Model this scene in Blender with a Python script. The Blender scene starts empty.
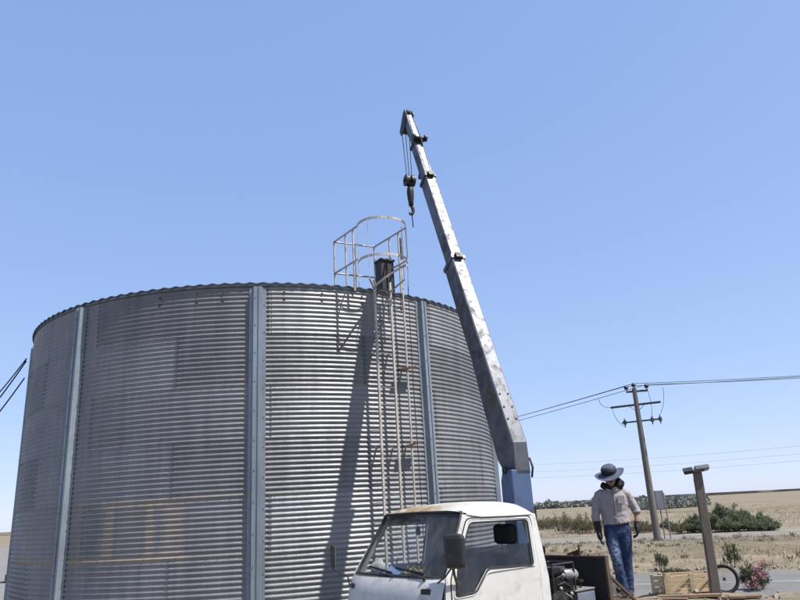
import bpy, bmesh, math, random
import numpy as np
from mathutils import Vector, Matrix
random.seed(7); RNG = np.random.default_rng(11)
SC = bpy.context.scene
COL = SC.collection
rad = math.radians

# ------------------------------------------------------------------ camera
CAM_H, FPX, PITCH, ROLL = 1.9, 680.0, rad(17.25), rad(3.25)
_F = np.array([0, math.cos(PITCH), math.sin(PITCH)]); _R0 = np.array([1., 0, 0]); _U0 = np.cross(_R0, _F)
_R = math.cos(ROLL)*_R0 - math.sin(ROLL)*_U0
_U = math.sin(ROLL)*_R0 + math.cos(ROLL)*_U0
cam_d = bpy.data.cameras.new('camera'); cam = bpy.data.objects.new('camera', cam_d); COL.objects.link(cam)
cam_d.sensor_fit = 'HORIZONTAL'; cam_d.sensor_width = 36; cam_d.lens = FPX/800*36
cam_d.clip_start = .05; cam_d.clip_end = 6000
cam.matrix_world = Matrix(((_R[0], _U[0], -_F[0], 0), (_R[1], _U[1], -_F[1], 0), (_R[2], _U[2], -_F[2], CAM_H), (0, 0, 0, 1)))
SC.camera = cam

# ------------------------------------------------------------------ sky, sun, exposure
SUN_AZ, SUN_EL = rad(117), rad(60)
world = bpy.data.worlds.new('World'); SC.world = world; world.use_nodes = True
wn = world.node_tree.nodes; wl = world.node_tree.links
sky = wn.new('ShaderNodeTexSky'); sky.sky_type = 'NISHITA'; sky.sun_disc = False
sky.sun_elevation = SUN_EL; sky.sun_rotation = SUN_AZ
sky.altitude = 0; sky.air_density = .7; sky.dust_density = .3; sky.ozone_density = 3.0
bg = wn['Background']; bg.inputs['Strength'].default_value = .13
# hazy summer air: the whole sky dome is evened out by one tone curve per channel
sep = wn.new('ShaderNodeSeparateColor'); cmb = wn.new('ShaderNodeCombineColor'); wl.new(sky.outputs[0], sep.inputs[0])
for i_, (e_, k_) in enumerate(((.50, .91/1.625), (.41, .92/1.625), (.28, 1.115/1.625))):
    pw = wn.new('ShaderNodeMath'); pw.operation = 'POWER'; pw.inputs[1].default_value = e_; wl.new(sep.outputs[i_], pw.inputs[0])
    ml = wn.new('ShaderNodeMath'); ml.operation = 'MULTIPLY'; ml.inputs[1].default_value = k_*.13**e_/.13; wl.new(pw.outputs[0], ml.inputs[0]); wl.new(ml.outputs[0], cmb.inputs[i_])
wl.new(cmb.outputs[0], bg.inputs[0])
sun_d = bpy.data.lights.new('sun', 'SUN'); sun_d.energy = 4.9; sun_d.angle = rad(.53); sun_d.color = (1, .955, .89)
sun = bpy.data.objects.new('sun', sun_d); COL.objects.link(sun)
SUN_V = Vector((math.sin(SUN_AZ)*math.cos(SUN_EL), math.cos(SUN_AZ)*math.cos(SUN_EL), math.sin(SUN_EL)))
sun.rotation_euler = SUN_V.to_track_quat('Z', 'Y').to_euler(); sun.location = (20, -10, 30)
SC.view_settings.view_transform = 'Standard'; SC.view_settings.look = 'None'
SC.view_settings.exposure = 0.7; SC.view_settings.gamma = 1; SC.view_settings.use_curve_mapping = False

# ------------------------------------------------------------------ pixel -> direction helpers
def ray(x, y):
    d = (x-400)*_R + (300-y)*_U + FPX*_F
    return d/np.linalg.norm(d)
def at_z(x, y, z=0.):
    d = ray(x, y); return np.array([0, 0, CAM_H]) + d*((z-CAM_H)/d[2])
def at_r(x, y, r):
    d = ray(x, y); return np.array([0, 0, CAM_H]) + d*(r/math.hypot(d[0], d[1]))

# ------------------------------------------------------------------ materials
MATS = {}
REFL = .68
def _n(nt, t, **kw):
    n = nt.nodes.new(t)
    for k, v in kw.items(): setattr(n, k, v)
    return n
def mat(name, col, rough=.6, metal=0., var=.18, vscale=6., dirt=None, bump=0., bscale=60., hue=None, randv=0., spec=.5, stretch=None):
    """principled material; base colour broken up by two noises, optional dirt (colour, amount, scale), bump and random value per object"""
    col = tuple(c*REFL for c in col)
    if hue: hue = tuple(c*REFL for c in hue)
    if dirt: dirt = (tuple(c*REFL for c in dirt[0]), dirt[1], dirt[2])
    m = bpy.data.materials.new(name); m.use_nodes = True; nt = m.node_tree; L = nt.links
    b = nt.nodes['Principled BSDF']; b.inputs['Roughness'].default_value = rough; b.inputs['Metallic'].default_value = metal
    b.inputs['Specular IOR Level'].default_value = spec
    tc = _n(nt, 'ShaderNodeTexCoord'); vec = tc.outputs['Object']
    if stretch:
        mp = _n(nt, 'ShaderNodeMapping'); mp.inputs['Scale'].default_value = stretch; L.new(vec, mp.inputs[0]); vec = mp.outputs[0]
    n1 = _n(nt, 'ShaderNodeTexNoise'); n1.inputs['Scale'].default_value = vscale; n1.inputs['Detail'].default_value = 8; n1.inputs['Roughness'].default_value = .62
    L.new(vec, n1.inputs['Vector'])
    mr = _n(nt, 'ShaderNodeMapRange'); mr.inputs['From Min'].default_value = .25; mr.inputs['From Max'].default_value = .75
    mr.inputs['To Min'].default_value = 1-var; mr.inputs['To Max'].default_value = 1+var; L.new(n1.outputs[0], mr.inputs[0])
    val = mr.outputs[0]
    if randv:
        oi = _n(nt, 'ShaderNodeObjectInfo'); m2 = _n(nt, 'ShaderNodeMapRange'); m2.inputs['To Min'].default_value = 1-randv; m2.inputs['To Max'].default_value = 1+randv
        L.new(oi.outputs['Random'], m2.inputs[0]); mm = _n(nt, 'ShaderNodeMath', operation='MULTIPLY'); L.new(val, mm.inputs[0]); L.new(m2.outputs[0], mm.inputs[1]); val = mm.outputs[0]
    vm = _n(nt, 'ShaderNodeVectorMath', operation='SCALE'); vm.inputs[0].default_value = col[:3]; L.new(val, vm.inputs['Scale'])
    colr = vm.outputs[0]
    if hue:
        n3 = _n(nt, 'ShaderNodeTexNoise'); n3.inputs['Scale'].default_value = vscale*.37; n3.inputs['Detail'].default_value = 5; L.new(vec, n3.inputs['Vector'])
        r3 = _n(nt, 'ShaderNodeMapRange'); r3.inputs['From Min'].default_value = .42; r3.inputs['From Max'].default_value = .62; L.new(n3.outputs[0], r3.inputs[0])
        v2 = _n(nt, 'ShaderNodeVectorMath', operation='SCALE'); v2.inputs[0].default_value = hue[:3]; L.new(val, v2.inputs['Scale'])
        mx = _n(nt, 'ShaderNodeMix', data_type='RGBA'); L.new(r3.outputs[0], mx.inputs['Factor']); L.new(colr, mx.inputs['A']); L.new(v2.outputs[0], mx.inputs['B']); colr = mx.outputs['Result']
    if dirt:
        dc, amt, ds = dirt
        n2 = _n(nt, 'ShaderNodeTexNoise'); n2.inputs['Scale'].default_value = ds; n2.inputs['Detail'].default_value = 10; n2.inputs['Roughness'].default_value = .7
        L.new(vec, n2.inputs['Vector'])
        r2 = _n(nt, 'ShaderNodeMapRange'); r2.inputs['From Min'].default_value = .62-amt*.35; r2.inputs['From Max'].default_value = .72; r2.inputs['To Max'].default_value = min(1, .5+amt)
        L.new(n2.outputs[0], r2.inputs[0])
        mx = _n(nt, 'ShaderNodeMix', data_type='RGBA'); L.new(r2.outputs[0], mx.inputs['Factor']); L.new(colr, mx.inputs['A']); mx.inputs['B'].default_value = (*dc, 1); colr = mx.outputs['Result']
        if metal > .2:
            rm = _n(nt, 'ShaderNodeMapRange'); rm.inputs['To Min'].default_value = metal; rm.inputs['To Max'].default_value = metal*.2; L.new(r2.outputs[0], rm.inputs[0]); L.new(rm.outputs[0], b.inputs['Metallic'])
        rr = _n(nt, 'ShaderNodeMapRange'); rr.inputs['To Min'].default_value = rough; rr.inputs['To Max'].default_value = min(1, rough+.35); L.new(r2.outputs[0], rr.inputs[0]); L.new(rr.outputs[0], b.inputs['Roughness'])
    L.new(colr, b.inputs['Base Color'])
    if bump:
        nb = _n(nt, 'ShaderNodeTexNoise'); nb.inputs['Scale'].default_value = bscale; nb.inputs['Detail'].default_value = 6; L.new(vec, nb.inputs['Vector'])
        bp = _n(nt, 'ShaderNodeBump'); bp.inputs['Strength'].default_value = bump; bp.inputs['Distance'].default_value = .02; L.new(nb.outputs[0], bp.inputs['Height']); L.new(bp.outputs[0], b.inputs['Normal'])
    MATS[name] = m
    return m
def leaf_mat(name, col, col2, trans=.35):
    col = tuple(c*REFL for c in col); col2 = tuple(c*REFL for c in col2)
    m = bpy.data.materials.new(name); m.use_nodes = True; nt = m.node_tree; L = nt.links
    b = nt.nodes['Principled BSDF']; b.inputs['Roughness'].default_value = .6; b.inputs['Specular IOR Level'].default_value = .25
    g = _n(nt, 'ShaderNodeNewGeometry'); mx = _n(nt, 'ShaderNodeMix', data_type='RGBA')
    L.new(g.outputs['Random Per Island'], mx.inputs['Factor']); mx.inputs['A'].default_value = (*col, 1); mx.inputs['B'].default_value = (*col2, 1)
    L.new(mx.outputs['Result'], b.inputs['Base Color'])
    t = _n(nt, 'ShaderNodeBsdfTranslucent'); L.new(mx.outputs['Result'], t.inputs['Color'])
    ms = _n(nt, 'ShaderNodeMixShader'); ms.inputs[0].default_value = trans
    L.new(b.outputs[0], ms.inputs[1]); L.new(t.outputs[0], ms.inputs[2]); L.new(ms.outputs[0], nt.nodes['Material Output'].inputs[0])
    MATS[name] = m; return m
def glass_mat(name, tint, dust, dustcol=(.35, .33, .30), dscale=3.):
    """thin window pane: transparent + fresnel reflection + a layer of dust"""
    m = bpy.data.materials.new(name); m.use_nodes = True; nt = m.node_tree; L = nt.links; nt.nodes.remove(nt.nodes['Principled BSDF'])
    tr = _n(nt, 'ShaderNodeBsdfTransparent'); tr.inputs[0].default_value = (*tint, 1)
    gl = _n(nt, 'ShaderNodeBsdfGlossy'); gl.inputs['Roughness'].default_value = .03
    lw = _n(nt, 'ShaderNodeLayerWeight'); lw.inputs[0].default_value = .5; f5 = _n(nt, 'ShaderNodeMath', operation='POWER'); L.new(lw.outputs['Facing'], f5.inputs[0]); f5.inputs[1].default_value = 4.5
    fr = _n(nt, 'ShaderNodeMapRange'); fr.inputs['To Min'].default_value = .05; fr.inputs['To Max'].default_value = .95; L.new(f5.outputs[0], fr.inputs[0])
    m1 = _n(nt, 'ShaderNodeMixShader'); L.new(fr.outputs[0], m1.inputs[0]); L.new(tr.outputs[0], m1.inputs[1]); L.new(gl.outputs[0], m1.inputs[2])
    df = _n(nt, 'ShaderNodeBsdfDiffuse'); df.inputs[0].default_value = (*dustcol, 1)
    tc = _n(nt, 'ShaderNodeTexCoord'); no = _n(nt, 'ShaderNodeTexNoise'); no.inputs['Scale'].default_value = dscale; no.inputs['Detail'].default_value = 9; no.inputs['Roughness'].default_value = .7
    mp = _n(nt, 'ShaderNodeMapping'); mp.inputs['Scale'].default_value = (1, 2.2, .8); L.new(tc.outputs['Object'], mp.inputs[0]); L.new(mp.outputs[0], no.inputs['Vector'])
    mr = _n(nt, 'ShaderNodeMapRange'); mr.inputs['From Min'].default_value = .4; mr.inputs['From Max'].default_value = .75; mr.inputs['To Min'].default_value = dust*.25; mr.inputs['To Max'].default_value = dust*1.6; L.new(no.outputs[0], mr.inputs[0])
    m2 = _n(nt, 'ShaderNodeMixShader'); L.new(mr.outputs[0], m2.inputs[0]); L.new(m1.outputs[0], m2.inputs[1]); L.new(df.outputs[0], m2.inputs[2])
    L.new(m2.outputs[0], nt.nodes['Material Output'].inputs[0]); MATS[name] = m; return m

# ------------------------------------------------------------------ mesh builder
class MB:
    def __init__(s): s.v = []; s.f = []
    def add(s, vs, fs):
        o = len(s.v); s.v += [tuple(map(float, p)) for p in vs]; s.f += [tuple(i+o for i in f) for f in fs]; return s
    def box(s, c, h, ax=None):
        ax = ax or ((1, 0, 0), (0, 1, 0), (0, 0, 1)); c = np.array(c, float); A = [np.array(a, float)*k for a, k in zip(ax, h)]
        vs = [c+i*A[0]+j*A[1]+k*A[2] for i in (-1, 1) for j in (-1, 1) for k in (-1, 1)]
        return s.add(vs, [(0, 1, 3, 2), (4, 6, 7, 5), (0, 4, 5, 1), (2, 3, 7, 6), (0, 2, 6, 4), (1, 5, 7, 3)])
    def beam(s, a, b, w, h, up=(0, 0, 1), over=0.):
        a = np.array(a, float); b = np.array(b, float); d = b-a; l = np.linalg.norm(d); d /= l
        x = np.cross(d, np.array(up, float)); n = np.linalg.norm(x)
        if n < 1e-4: x = np.array([1., 0, 0]); n = 1
        x /= n; y = np.cross(x, d)
        return s.box((a+b)/2, (l/2+over, w/2, h/2), (d, x, y))
    def tube(s, path, r, n=8, cap=True, closed=False):
        P = [np.array(p, float) for p in path]; N = len(P); rs = r if hasattr(r, '__len__') else [r]*N
        vs = []; prev = None
        for i in range(N):
            if closed: t = P[(i+1) % N]-P[i-1]
            else: t = P[min(i+1, N-1)]-P[max(i-1, 0)]
            t = t/(np.linalg.norm(t)+1e-12)
            if prev is None:
                a = np.array([0, 0, 1.]) if abs(t[2]) < .9 else np.array([1., 0, 0]); x = np.cross(t, a)
            else: x = prev - t*(prev@t)
            x /= np.linalg.norm(x)+1e-12; prev = x; y = np.cross(t, x)
            for k in range(n):
                q = 2*math.pi*k/n; vs.append(P[i]+rs[i]*(math.cos(q)*x+math.sin(q)*y))
        fs = []
        for i in range(N if closed else N-1):
            j = (i+1) % N
            for k in range(n): fs.append((i*n+k, i*n+(k+1) % n, j*n+(k+1) % n, j*n+k))
        if cap and not closed: fs.append(tuple(range(n-1, -1, -1))); fs.append(tuple((N-1)*n+k for k in range(n)))
        return s.add(vs, fs)
    def cyl(s, a, b, r, r2=None, n=16): return s.tube([a, b], [r, r if r2 is None else r2], n)
    def grid(s, fn, nu, nv):
        vs = [fn(i/(nu-1), j/(nv-1)) for i in range(nu) for j in range(nv)]
        return s.add(vs, [(i*nv+j, (i+1)*nv+j, (i+1)*nv+j+1, i*nv+j+1) for i in range(nu-1) for j in range(nv-1)])
    def prism(s, poly, fn, d0, d1):
        """poly: 2d outline; fn(x, y, d) -> 3d; closed extrusion from d0 to d1"""
        n = len(poly); vs = [fn(x, y, d0) for x, y in poly]+[fn(x, y, d1) for x, y in poly]
        return s.add(vs, [tuple(range(n-1, -1, -1)), tuple(range(n, 2*n))]+[(i, (i+1) % n, n+(i+1) % n, n+i) for i in range(n)])
    def ring(s, outer, inner, fn, d0, d1):
        """plate between two outlines with the same number of points, with thickness"""
        n = len(outer); vs = [fn(x, y, d) for d in (d0, d1) for P in (outer, inner) for x, y in P]; fs = []
        for i in range(n):
            j = (i+1) % n
            fs += [(i, j, n+j, n+i), (2*n+j, 2*n+i, 3*n+i, 3*n+j), (i, 2*n+i, 2*n+j, j), (n+i, n+j, 3*n+j, 3*n+i)]
        return s.add(vs, fs)
    def sphere(s, c, r, n=10, m=6):
        r = r if hasattr(r, '__len__') else (r, r, r)
        return s.grid(lambda a, b: (c[0]+r[0]*math.sin(math.pi*a)*math.cos(2*math.pi*b), c[1]+r[1]*math.sin(math.pi*a)*math.sin(2*math.pi*b), c[2]+r[2]*math.cos(math.pi*a)), m+1, n+1)
    def mesh(s, name):
        me = bpy.data.meshes.new(name); me.from_pydata(s.v, [], s.f); me.validate(); return me
    def build(s, name, m, parent=None, smooth=False, bevel=0., loc=None, weld=True):
        me = s.mesh(name); return link(name, me, m, parent, smooth, bevel, loc, weld)
def fixn(me, weld=True):
    bm = bmesh.new(); bm.from_mesh(me)
    if weld: bmesh.ops.remove_doubles(bm, verts=bm.verts, dist=1e-5)
    bmesh.ops.recalc_face_normals(bm, faces=bm.faces); bm.to_mesh(me); bm.free()
def link(name, me, m, parent=None, smooth=False, bevel=0., loc=None, weld=True):
    if len(me.polygons) < 60000: fixn(me, weld)
    o = bpy.data.objects.new(name, me); COL.objects.link(o)
    if m: me.materials.append(MATS[m] if isinstance(m, str) else m)
    if parent: o.parent = parent
    if loc is not None: o.location = loc
    if smooth is True: me.polygons.foreach_set('use_smooth', [True]*len(me.polygons))
    elif smooth: me.shade_smooth() if False else auto_smooth(me, smooth)
    if bevel:
        b = o.modifiers.new('bevel', 'BEVEL'); b.width = bevel; b.segments = 2; b.limit_method = 'ANGLE'; b.angle_limit = rad(35)
    return o
def auto_smooth(me, ang):
    me.polygons.foreach_set('use_smooth', [True]*len(me.polygons))
    bm = bmesh.new(); bm.from_mesh(me)
    for e in bm.edges:
        if len(e.link_faces) == 2 and e.calc_face_angle(0) > ang: e.smooth = False
    bm.to_mesh(me); bm.free()
def thing(name, label, cat, loc=(0, 0, 0), rz=0., group=None):
    o = bpy.data.objects.new(name, None); COL.objects.link(o); o.empty_display_size = .2
    o.location = loc; o.rotation_euler = (0, 0, rz); return tag(o, label, cat, group)
def tag(o, label=None, cat=None, group=None, kind=None):
    if label: o['label'] = label
    if cat: o['category'] = cat
    if group: o['group'] = group
    if kind: o['kind'] = kind
    return o
def struct(o): o['kind'] = 'structure'; return o
def loc_of(p): return tuple(float(x) for x in p)

# ------------------------------------------------------------------ material library
mat('white_paint', (.72, .71, .67), .38, 0, .07, 9, dirt=((.40, .33, .24), .27, 5.5), bump=.03, bscale=12)
mat('rubber', (.018, .018, .019), .7, 0, .3, 20)
mat('black_plastic', (.022, .022, .024), .48, 0, .2, 12, dirt=((.16, .14, .11), .25, 4))
mat('trim', (.03, .03, .032), .55, 0, .2, 12)
mat('interior', (.045, .045, .05), .8, 0, .25, 8)
mat('seat_cloth', (.03, .03, .035), .9, 0, .3, 14)
mat('chrome', (.6, .6, .6), .2, 1, .08, 8)
mat('lamp_glass', (.55, .5, .42), .15, 0, .1, 8)
mat('amber', (.6, .2, .03), .25, 0, .1, 8)
mat('black_steel', (.018, .019, .022), .6, .1, .25, 5, dirt=((.05, .036, .028), .22, 4), bump=.05)
mat('rust', (.13, .055, .03), .85, .1, .4, 18, dirt=((.04, .02, .015), .5, 12), bump=.2)
mat('rusty_edge', (.115, .08, .06), .8, .2, .3, 14)
mat('boom_paint', (.135, .145, .175), .45, .2, .2, 2.5, dirt=((.07, .06, .055), .36, 7.5), bump=.04, bscale=14)
mat('boom_inner', (.135, .145, .175), .42, .3, .2, 4, dirt=((.07, .06, .055), .42, 9), bump=.03)
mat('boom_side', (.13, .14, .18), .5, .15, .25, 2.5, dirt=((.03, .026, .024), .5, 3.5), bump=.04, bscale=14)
mat('crane_blue', (.095, .155, .29), .45, .1, .14, 2.5, dirt=((.06, .06, .07), .34, 5), bump=.03)
mat('grease', (.03, .028, .026), .5, .4, .35, 12, dirt=((.12, .08, .05), .3, 9))
mat('yellow_decal', (.16, .125, .04), .6, 0, .25, 20, dirt=((.05, .045, .04), .7, 16))
mat('steel_rope', (.05, .05, .05), .5, .6, .2, 20)
mat('bolt_zinc', (.16, .16, .165), .5, .6, .3, 9, dirt=((.12, .07, .04), .4, 3))
mat('galv_bar', (.62, .58, .52), .5, .3, .22, 9, dirt=((.24, .14, .08), .32, 6))
mat('rail_paint', (.62, .58, .52), .6, .15, .2, 7, dirt=((.24, .13, .07), .38, 5))
mat('engine_dark', (.022, .022, .024), .5, .3, .4, 18, dirt=((.13, .11, .09), .35, 9))
mat('engine_grey', (.36, .35, .33), .5, .3, .25, 14, dirt=((.10, .085, .07), .3, 10))
mat('tank_blue', (.22, .25, .32), .45, .15, .2, 9, dirt=((.22, .2, .17), .35, 6))
mat('concrete', (.42, .40, .36), .9, 0, .18, 3, dirt=((.22, .19, .16), .35, 5), bump=.25, bscale=50)
mat('post_wood', (.20, .165, .135), .85, 0, .28, 9, bump=.35, bscale=30, stretch=(6, 6, .6))
mat('crate_wood', (.66, .51, .31), .75, 0, .22, 5, randv=.16, bump=.15, bscale=30, stretch=(1.2, 6, 6))
mat('old_board', (.26, .17, .10), .8, 0, .3, 6, randv=.2, bump=.2, stretch=(1, 6, 6))
mat('pole_wood', (.20, .175, .15), .9, 0, .25, 6, bump=.3, bscale=20, stretch=(8, 8, .7))
mat('insulator', (.02, .018, .02), .3, 0, .2, 10)
mat('arm_steel', (.13, .12, .115), .7, .4, .2, 8)
mat('sign_white', (.62, .62, .62), .5, 0, .1, 5, dirt=((.40, .33, .26), .3, 4))
mat('sign_post', (.32, .30, .27), .6, .4, .2, 6)
mat('lamp_housing', (.34, .34, .34), .5, .3, .15, 8)
mat('denim', (.018, .042, .115), .9, 0, .30, 22, hue=(.03, .065, .155), bump=.25, bscale=90)
mat('shirt', (.40, .365, .365), .85, 0, .10, 10, bump=.2, bscale=40)
mat('skin', (.34, .19, .125), .6, 0, .15, 12)
mat('glove', (.012, .012, .013), .75, 0, .3, 20)
mat('hat_cloth', (.08, .10, .155), .85, 0, .14, 16, dirt=((.02, .024, .045), .30, 9))
mat('hat_band', (.014, .016, .03), .8, 0, .4, 20)
mat('scarf', (.013, .012, .014), .9, 0, .4, 24, bump=.3)
mat('shoe', (.03, .026, .024), .7, 0, .3, 20)
mat('paper', (.72, .71, .68), .8, 0, .08, 12)
mat('blue_paper', (.16, .26, .46), .7, 0, .15, 14)
mat('dry_flower', (.42, .34, .10), .9, 0, .3, 40)
mat('stone', (.33, .29, .24), .95, 0, .3, 9)
mat('bark', (.12, .085, .06), .9, 0, .3, 12, bump=.3)
leaf_mat('tamarisk_leaf', (.135, .17, .09), (.33, .36, .22))
leaf_mat('scrub_leaf', (.13, .13, .065), (.25, .22, .12), .25)
leaf_mat('oleander_leaf', (.06, .095, .04), (.17, .20, .11))
leaf_mat('petal', (.55, .19, .24), (.72, .42, .45), .4)
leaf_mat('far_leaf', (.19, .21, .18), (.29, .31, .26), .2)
leaf_mat('dry_grass', (.22, .185, .12), (.42, .35, .24), .3)
glass_mat('windshield_glass', (.80, .84, .84), .10)
glass_mat('door_glass', (.34, .36, .39), .09, (.22, .23, .26))
glass_mat('clear_glass', (.86, .89, .9), .05)
mat('mirror_glass', (.75, .78, .8), .05, 1., .02, 3)
PAINT = MATS['white_paint']

# dusty, yellowed front edge on the cab roof (dirt in the truck's own coordinates)
def roof_paint():
    m = MATS['white_paint'].copy(); m.name = 'roof_paint'; nt = m.node_tree; L = nt.links; b = nt.nodes['Principled BSDF']
    src = b.inputs['Base Color'].links[0].from_socket
    tc = _n(nt, 'ShaderNodeTexCoord'); sx = _n(nt, 'ShaderNodeSeparateXYZ'); L.new(tc.outputs['Object'], sx.inputs[0])
    mr = _n(nt, 'ShaderNodeMapRange'); mr.inputs['From Min'].default_value = -.95; mr.inputs['From Max'].default_value = -.62; L.new(sx.outputs['X'], mr.inputs[0])
    my = _n(nt, 'ShaderNodeMapRange'); my.inputs['From Min'].default_value = .62; my.inputs['From Max'].default_value = .2; L.new(sx.outputs['Y'], my.inputs[0])
    no = _n(nt, 'ShaderNodeTexNoise'); no.inputs['Scale'].default_value = 7; no.inputs['Detail'].default_value = 8; L.new(tc.outputs['Object'], no.inputs['Vector'])
    n2 = _n(nt, 'ShaderNodeMapRange'); n2.inputs['From Min'].default_value = .30; n2.inputs['From Max'].default_value = .52; L.new(no.outputs[0], n2.inputs[0])
    a = _n(nt, 'ShaderNodeMath', operation='MULTIPLY'); L.new(mr.outputs[0], a.inputs[0]); L.new(my.outputs[0], a.inputs[1])
    c = _n(nt, 'ShaderNodeMath', operation='MULTIPLY'); L.new(a.outputs[0], c.inputs[0]); L.new(n2.outputs[0], c.inputs[1])
    mx = _n(nt, 'ShaderNodeMix', data_type='RGBA'); L.new(c.outputs[0], mx.inputs['Factor']); L.new(src, mx.inputs['A']); mx.inputs['B'].default_value = (0.245, 0.177, 0.088, 1)
    L.new(mx.outputs['Result'], b.inputs['Base Color']); MATS['roof_paint'] = m
roof_paint()

# ------------------------------------------------------------------ silo constants
SD = 15.9; SR = .31*SD; SAZ = rad(-11.2); SCX, SCY = SD*math.sin(SAZ), SD*math.cos(SAZ)
RIM = 5.65; RING = .846; PITCHC = RING/11; NR = 6
SBASE = RIM - NR*RING
def sp(az, r=SR, z=0.): a = rad(az); return np.array([r*math.sin(a), r*math.cos(a), z])      # silo-local point
def spw(az, r=SR, z=0.): return sp(az, r, z) + np.array([SCX, SCY, 0])

def galv(name, base, stains=True, rough=.40, randv=.10):
    m = bpy.data.materials.new(name); m.use_nodes = True; nt = m.node_tree; L = nt.links; b = nt.nodes['Principled BSDF']
    b.inputs['Metallic'].default_value = .4
    g = _n(nt, 'ShaderNodeNewGeometry'); off = _n(nt, 'ShaderNodeVectorMath', operation='SUBTRACT'); off.inputs[1].default_value = (SCX, SCY, 0); L.new(g.outputs['Position'], off.inputs[0])
    P = off.outputs[0]; sx = _n(nt, 'ShaderNodeSeparateXYZ'); L.new(P, sx.inputs[0])
    def M(op, a, b_=None, c_=None):
        n = _n(nt, 'ShaderNodeMath', operation=op)
        for i, q in enumerate((a, b_, c_)):
            if q is None: continue
            if isinstance(q, (int, float)): n.inputs[i].default_value = q
            else: L.new(q, n.inputs[i])
        return n.outputs[0]
    def noise(scale, detail=6, vec=P, rough_=.6):
        n = _n(nt, 'ShaderNodeTexNoise'); n.inputs['Scale'].default_value = scale; n.inputs['Detail'].default_value = detail; n.inputs['Roughness'].default_value = rough_; L.new(vec, n.inputs['Vector']); return n.outputs[0]
    def mapr(v, a, b_, c=0., d=1., smooth=False):
        n = _n(nt, 'ShaderNodeMapRange'); n.inputs[1].default_value = a; n.inputs[2].default_value = b_; n.inputs[3].default_value = c; n.inputs[4].default_value = d
        if smooth: n.interpolation_type = 'SMOOTHSTEP'
        L.new(v, n.inputs[0]); return n.outputs[0]
    oi = _n(nt, 'ShaderNodeObjectInfo')
    mp = _n(nt, 'ShaderNodeMapping'); mp.inputs['Scale'].default_value = (5, 5, .35); L.new(P, mp.inputs[0])      # vertical streaks
    streak = mapr(noise(1.6, 8, mp.outputs[0]), .3, .7, .84, 1.12)
    spang = mapr(noise(26, 4), .3, .7, .93, 1.07)
    broad = mapr(noise(.9, 5), .3, .7, .86, 1.1)
    val = M('MULTIPLY', M('MULTIPLY', streak, spang), M('MULTIPLY', broad, mapr(oi.outputs['Random'], 0, 1, 1-randv, 1+randv)))
    vm = _n(nt, 'ShaderNodeVectorMath', operation='SCALE'); vm.inputs[0].default_value = base; L.new(val, vm.inputs['Scale']); col = vm.outputs[0]
    rgh = mapr(noise(3.5, 6), .3, .7, rough-.07, rough+.1)
    if stains:
        ang = M('ARCTAN2', sx.outputs['X'], sx.outputs['Y']); deg = M('MODULO', M('ADD', M('MULTIPLY', ang, 180/math.pi), 360), 360)
        z = sx.outputs['Z']
        wob = M('MULTIPLY', M('SUBTRACT', noise(4, 5), .5), 1.6)
        dw = M('ADD', deg, wob)
        def band(v, c, w): return mapr(M('ABSOLUTE', M('SUBTRACT', v, c)), w, w*.35, 0, 1, True)
        zr = M('MULTIPLY', mapr(z, SBASE+RING*.95, SBASE+RING*1.0), mapr(z, SBASE+RING*2.02, SBASE+RING*1.97))      # second ring from the bottom
        tot = None
        for c, w, k in ((198.6, 1.6, .9), (190.2, 1.2, .8), (186.2, 2.3, .7), (223.5, 1.3, .7), (194, 3.5, .22), (206, 2.5, .35)):
            q = M('MULTIPLY', M('MULTIPLY', band(dw, c, w), zr), k); tot = q if tot is None else M('MAXIMUM', tot, q)
        zw = M('ADD', z, M('MULTIPLY', wob, .02))
        for zz, w, a0, a1, k in ((SBASE+RING, .075, 183, 232, .95), (SBASE+2*RING-.05, .085, 184, 201, .75), (SBASE+2*RING, .03, 160, 186, .35), (SBASE+RING, .04, 150, 186, .25)):
            q = M('MULTIPLY', M('MULTIPLY', band(zw, zz, w), M('MULTIPLY', mapr(deg, a0-2, a0+2), mapr(deg, a1+2, a1-2))), k); tot = M('MAXIMUM', tot, q)
        # thin dirt lodged on every lap joint
        lap = M('MODULO', M('SUBTRACT', z, SBASE), RING); lapm = M('MULTIPLY', mapr(lap, .05, .0), .22); tot = M('MAXIMUM', tot, M('MULTIPLY', lapm, mapr(noise(2.2, 6), .42, .62)))
        low = M('MULTIPLY', mapr(z, 2.2, .4), .28); tot = M('MAXIMUM', tot, M('MULTIPLY', low, mapr(noise(2.7, 7, mp.outputs[0]), .42, .7)))
        crest = mapr(M('COSINE', M('MULTIPLY', M('SUBTRACT', z, SBASE), 2*math.pi/PITCHC)), -.8, .4, .45, 1.0)
        tot = M('MULTIPLY', tot, crest)
        tot = M('MULTIPLY', tot, M('MULTIPLY', mapr(noise(9, 7), .30, .55, .45, 1.0), mapr(noise(34, 4), .35, .6, .7, 1.0)))
        mx = _n(nt, 'ShaderNodeMix', data_type='RGBA'); L.new(tot, mx.inputs['Factor']); L.new(col, mx.inputs['A']); mx.inputs['B'].default_value = (.33, .27, .19, 1); col = mx.outputs['Result']
        L.new(mapr(tot, 0, 1, .4, .1), b.inputs['Metallic']); rgh = M('ADD', rgh, M('MULTIPLY', tot, .35))
    L.new(col, b.inputs['Base Color']); L.new(rgh, b.inputs['Roughness'])
    bp = _n(nt, 'ShaderNodeBump'); bp.inputs['Strength'].default_value = .5; bp.inputs['Distance'].default_value = .02; L.new(noise(2.3, 3), bp.inputs['Height']); L.new(bp.outputs[0], b.inputs['Normal'])
    b.inputs['Specular Tint'].default_value = (.55, .56, .6, 1); b.inputs['Specular IOR Level'].default_value = .4
    MATS[name] = m; return m
galv('galv_sheet', (.20, .205, .212), rough=.50, randv=.2)
galv('galv_stiff', (.235, .27, .30), stains=False, rough=.42, randv=.05)
galv('galv_roof', (.10, .10, .11), stains=False, rough=.5)

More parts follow.
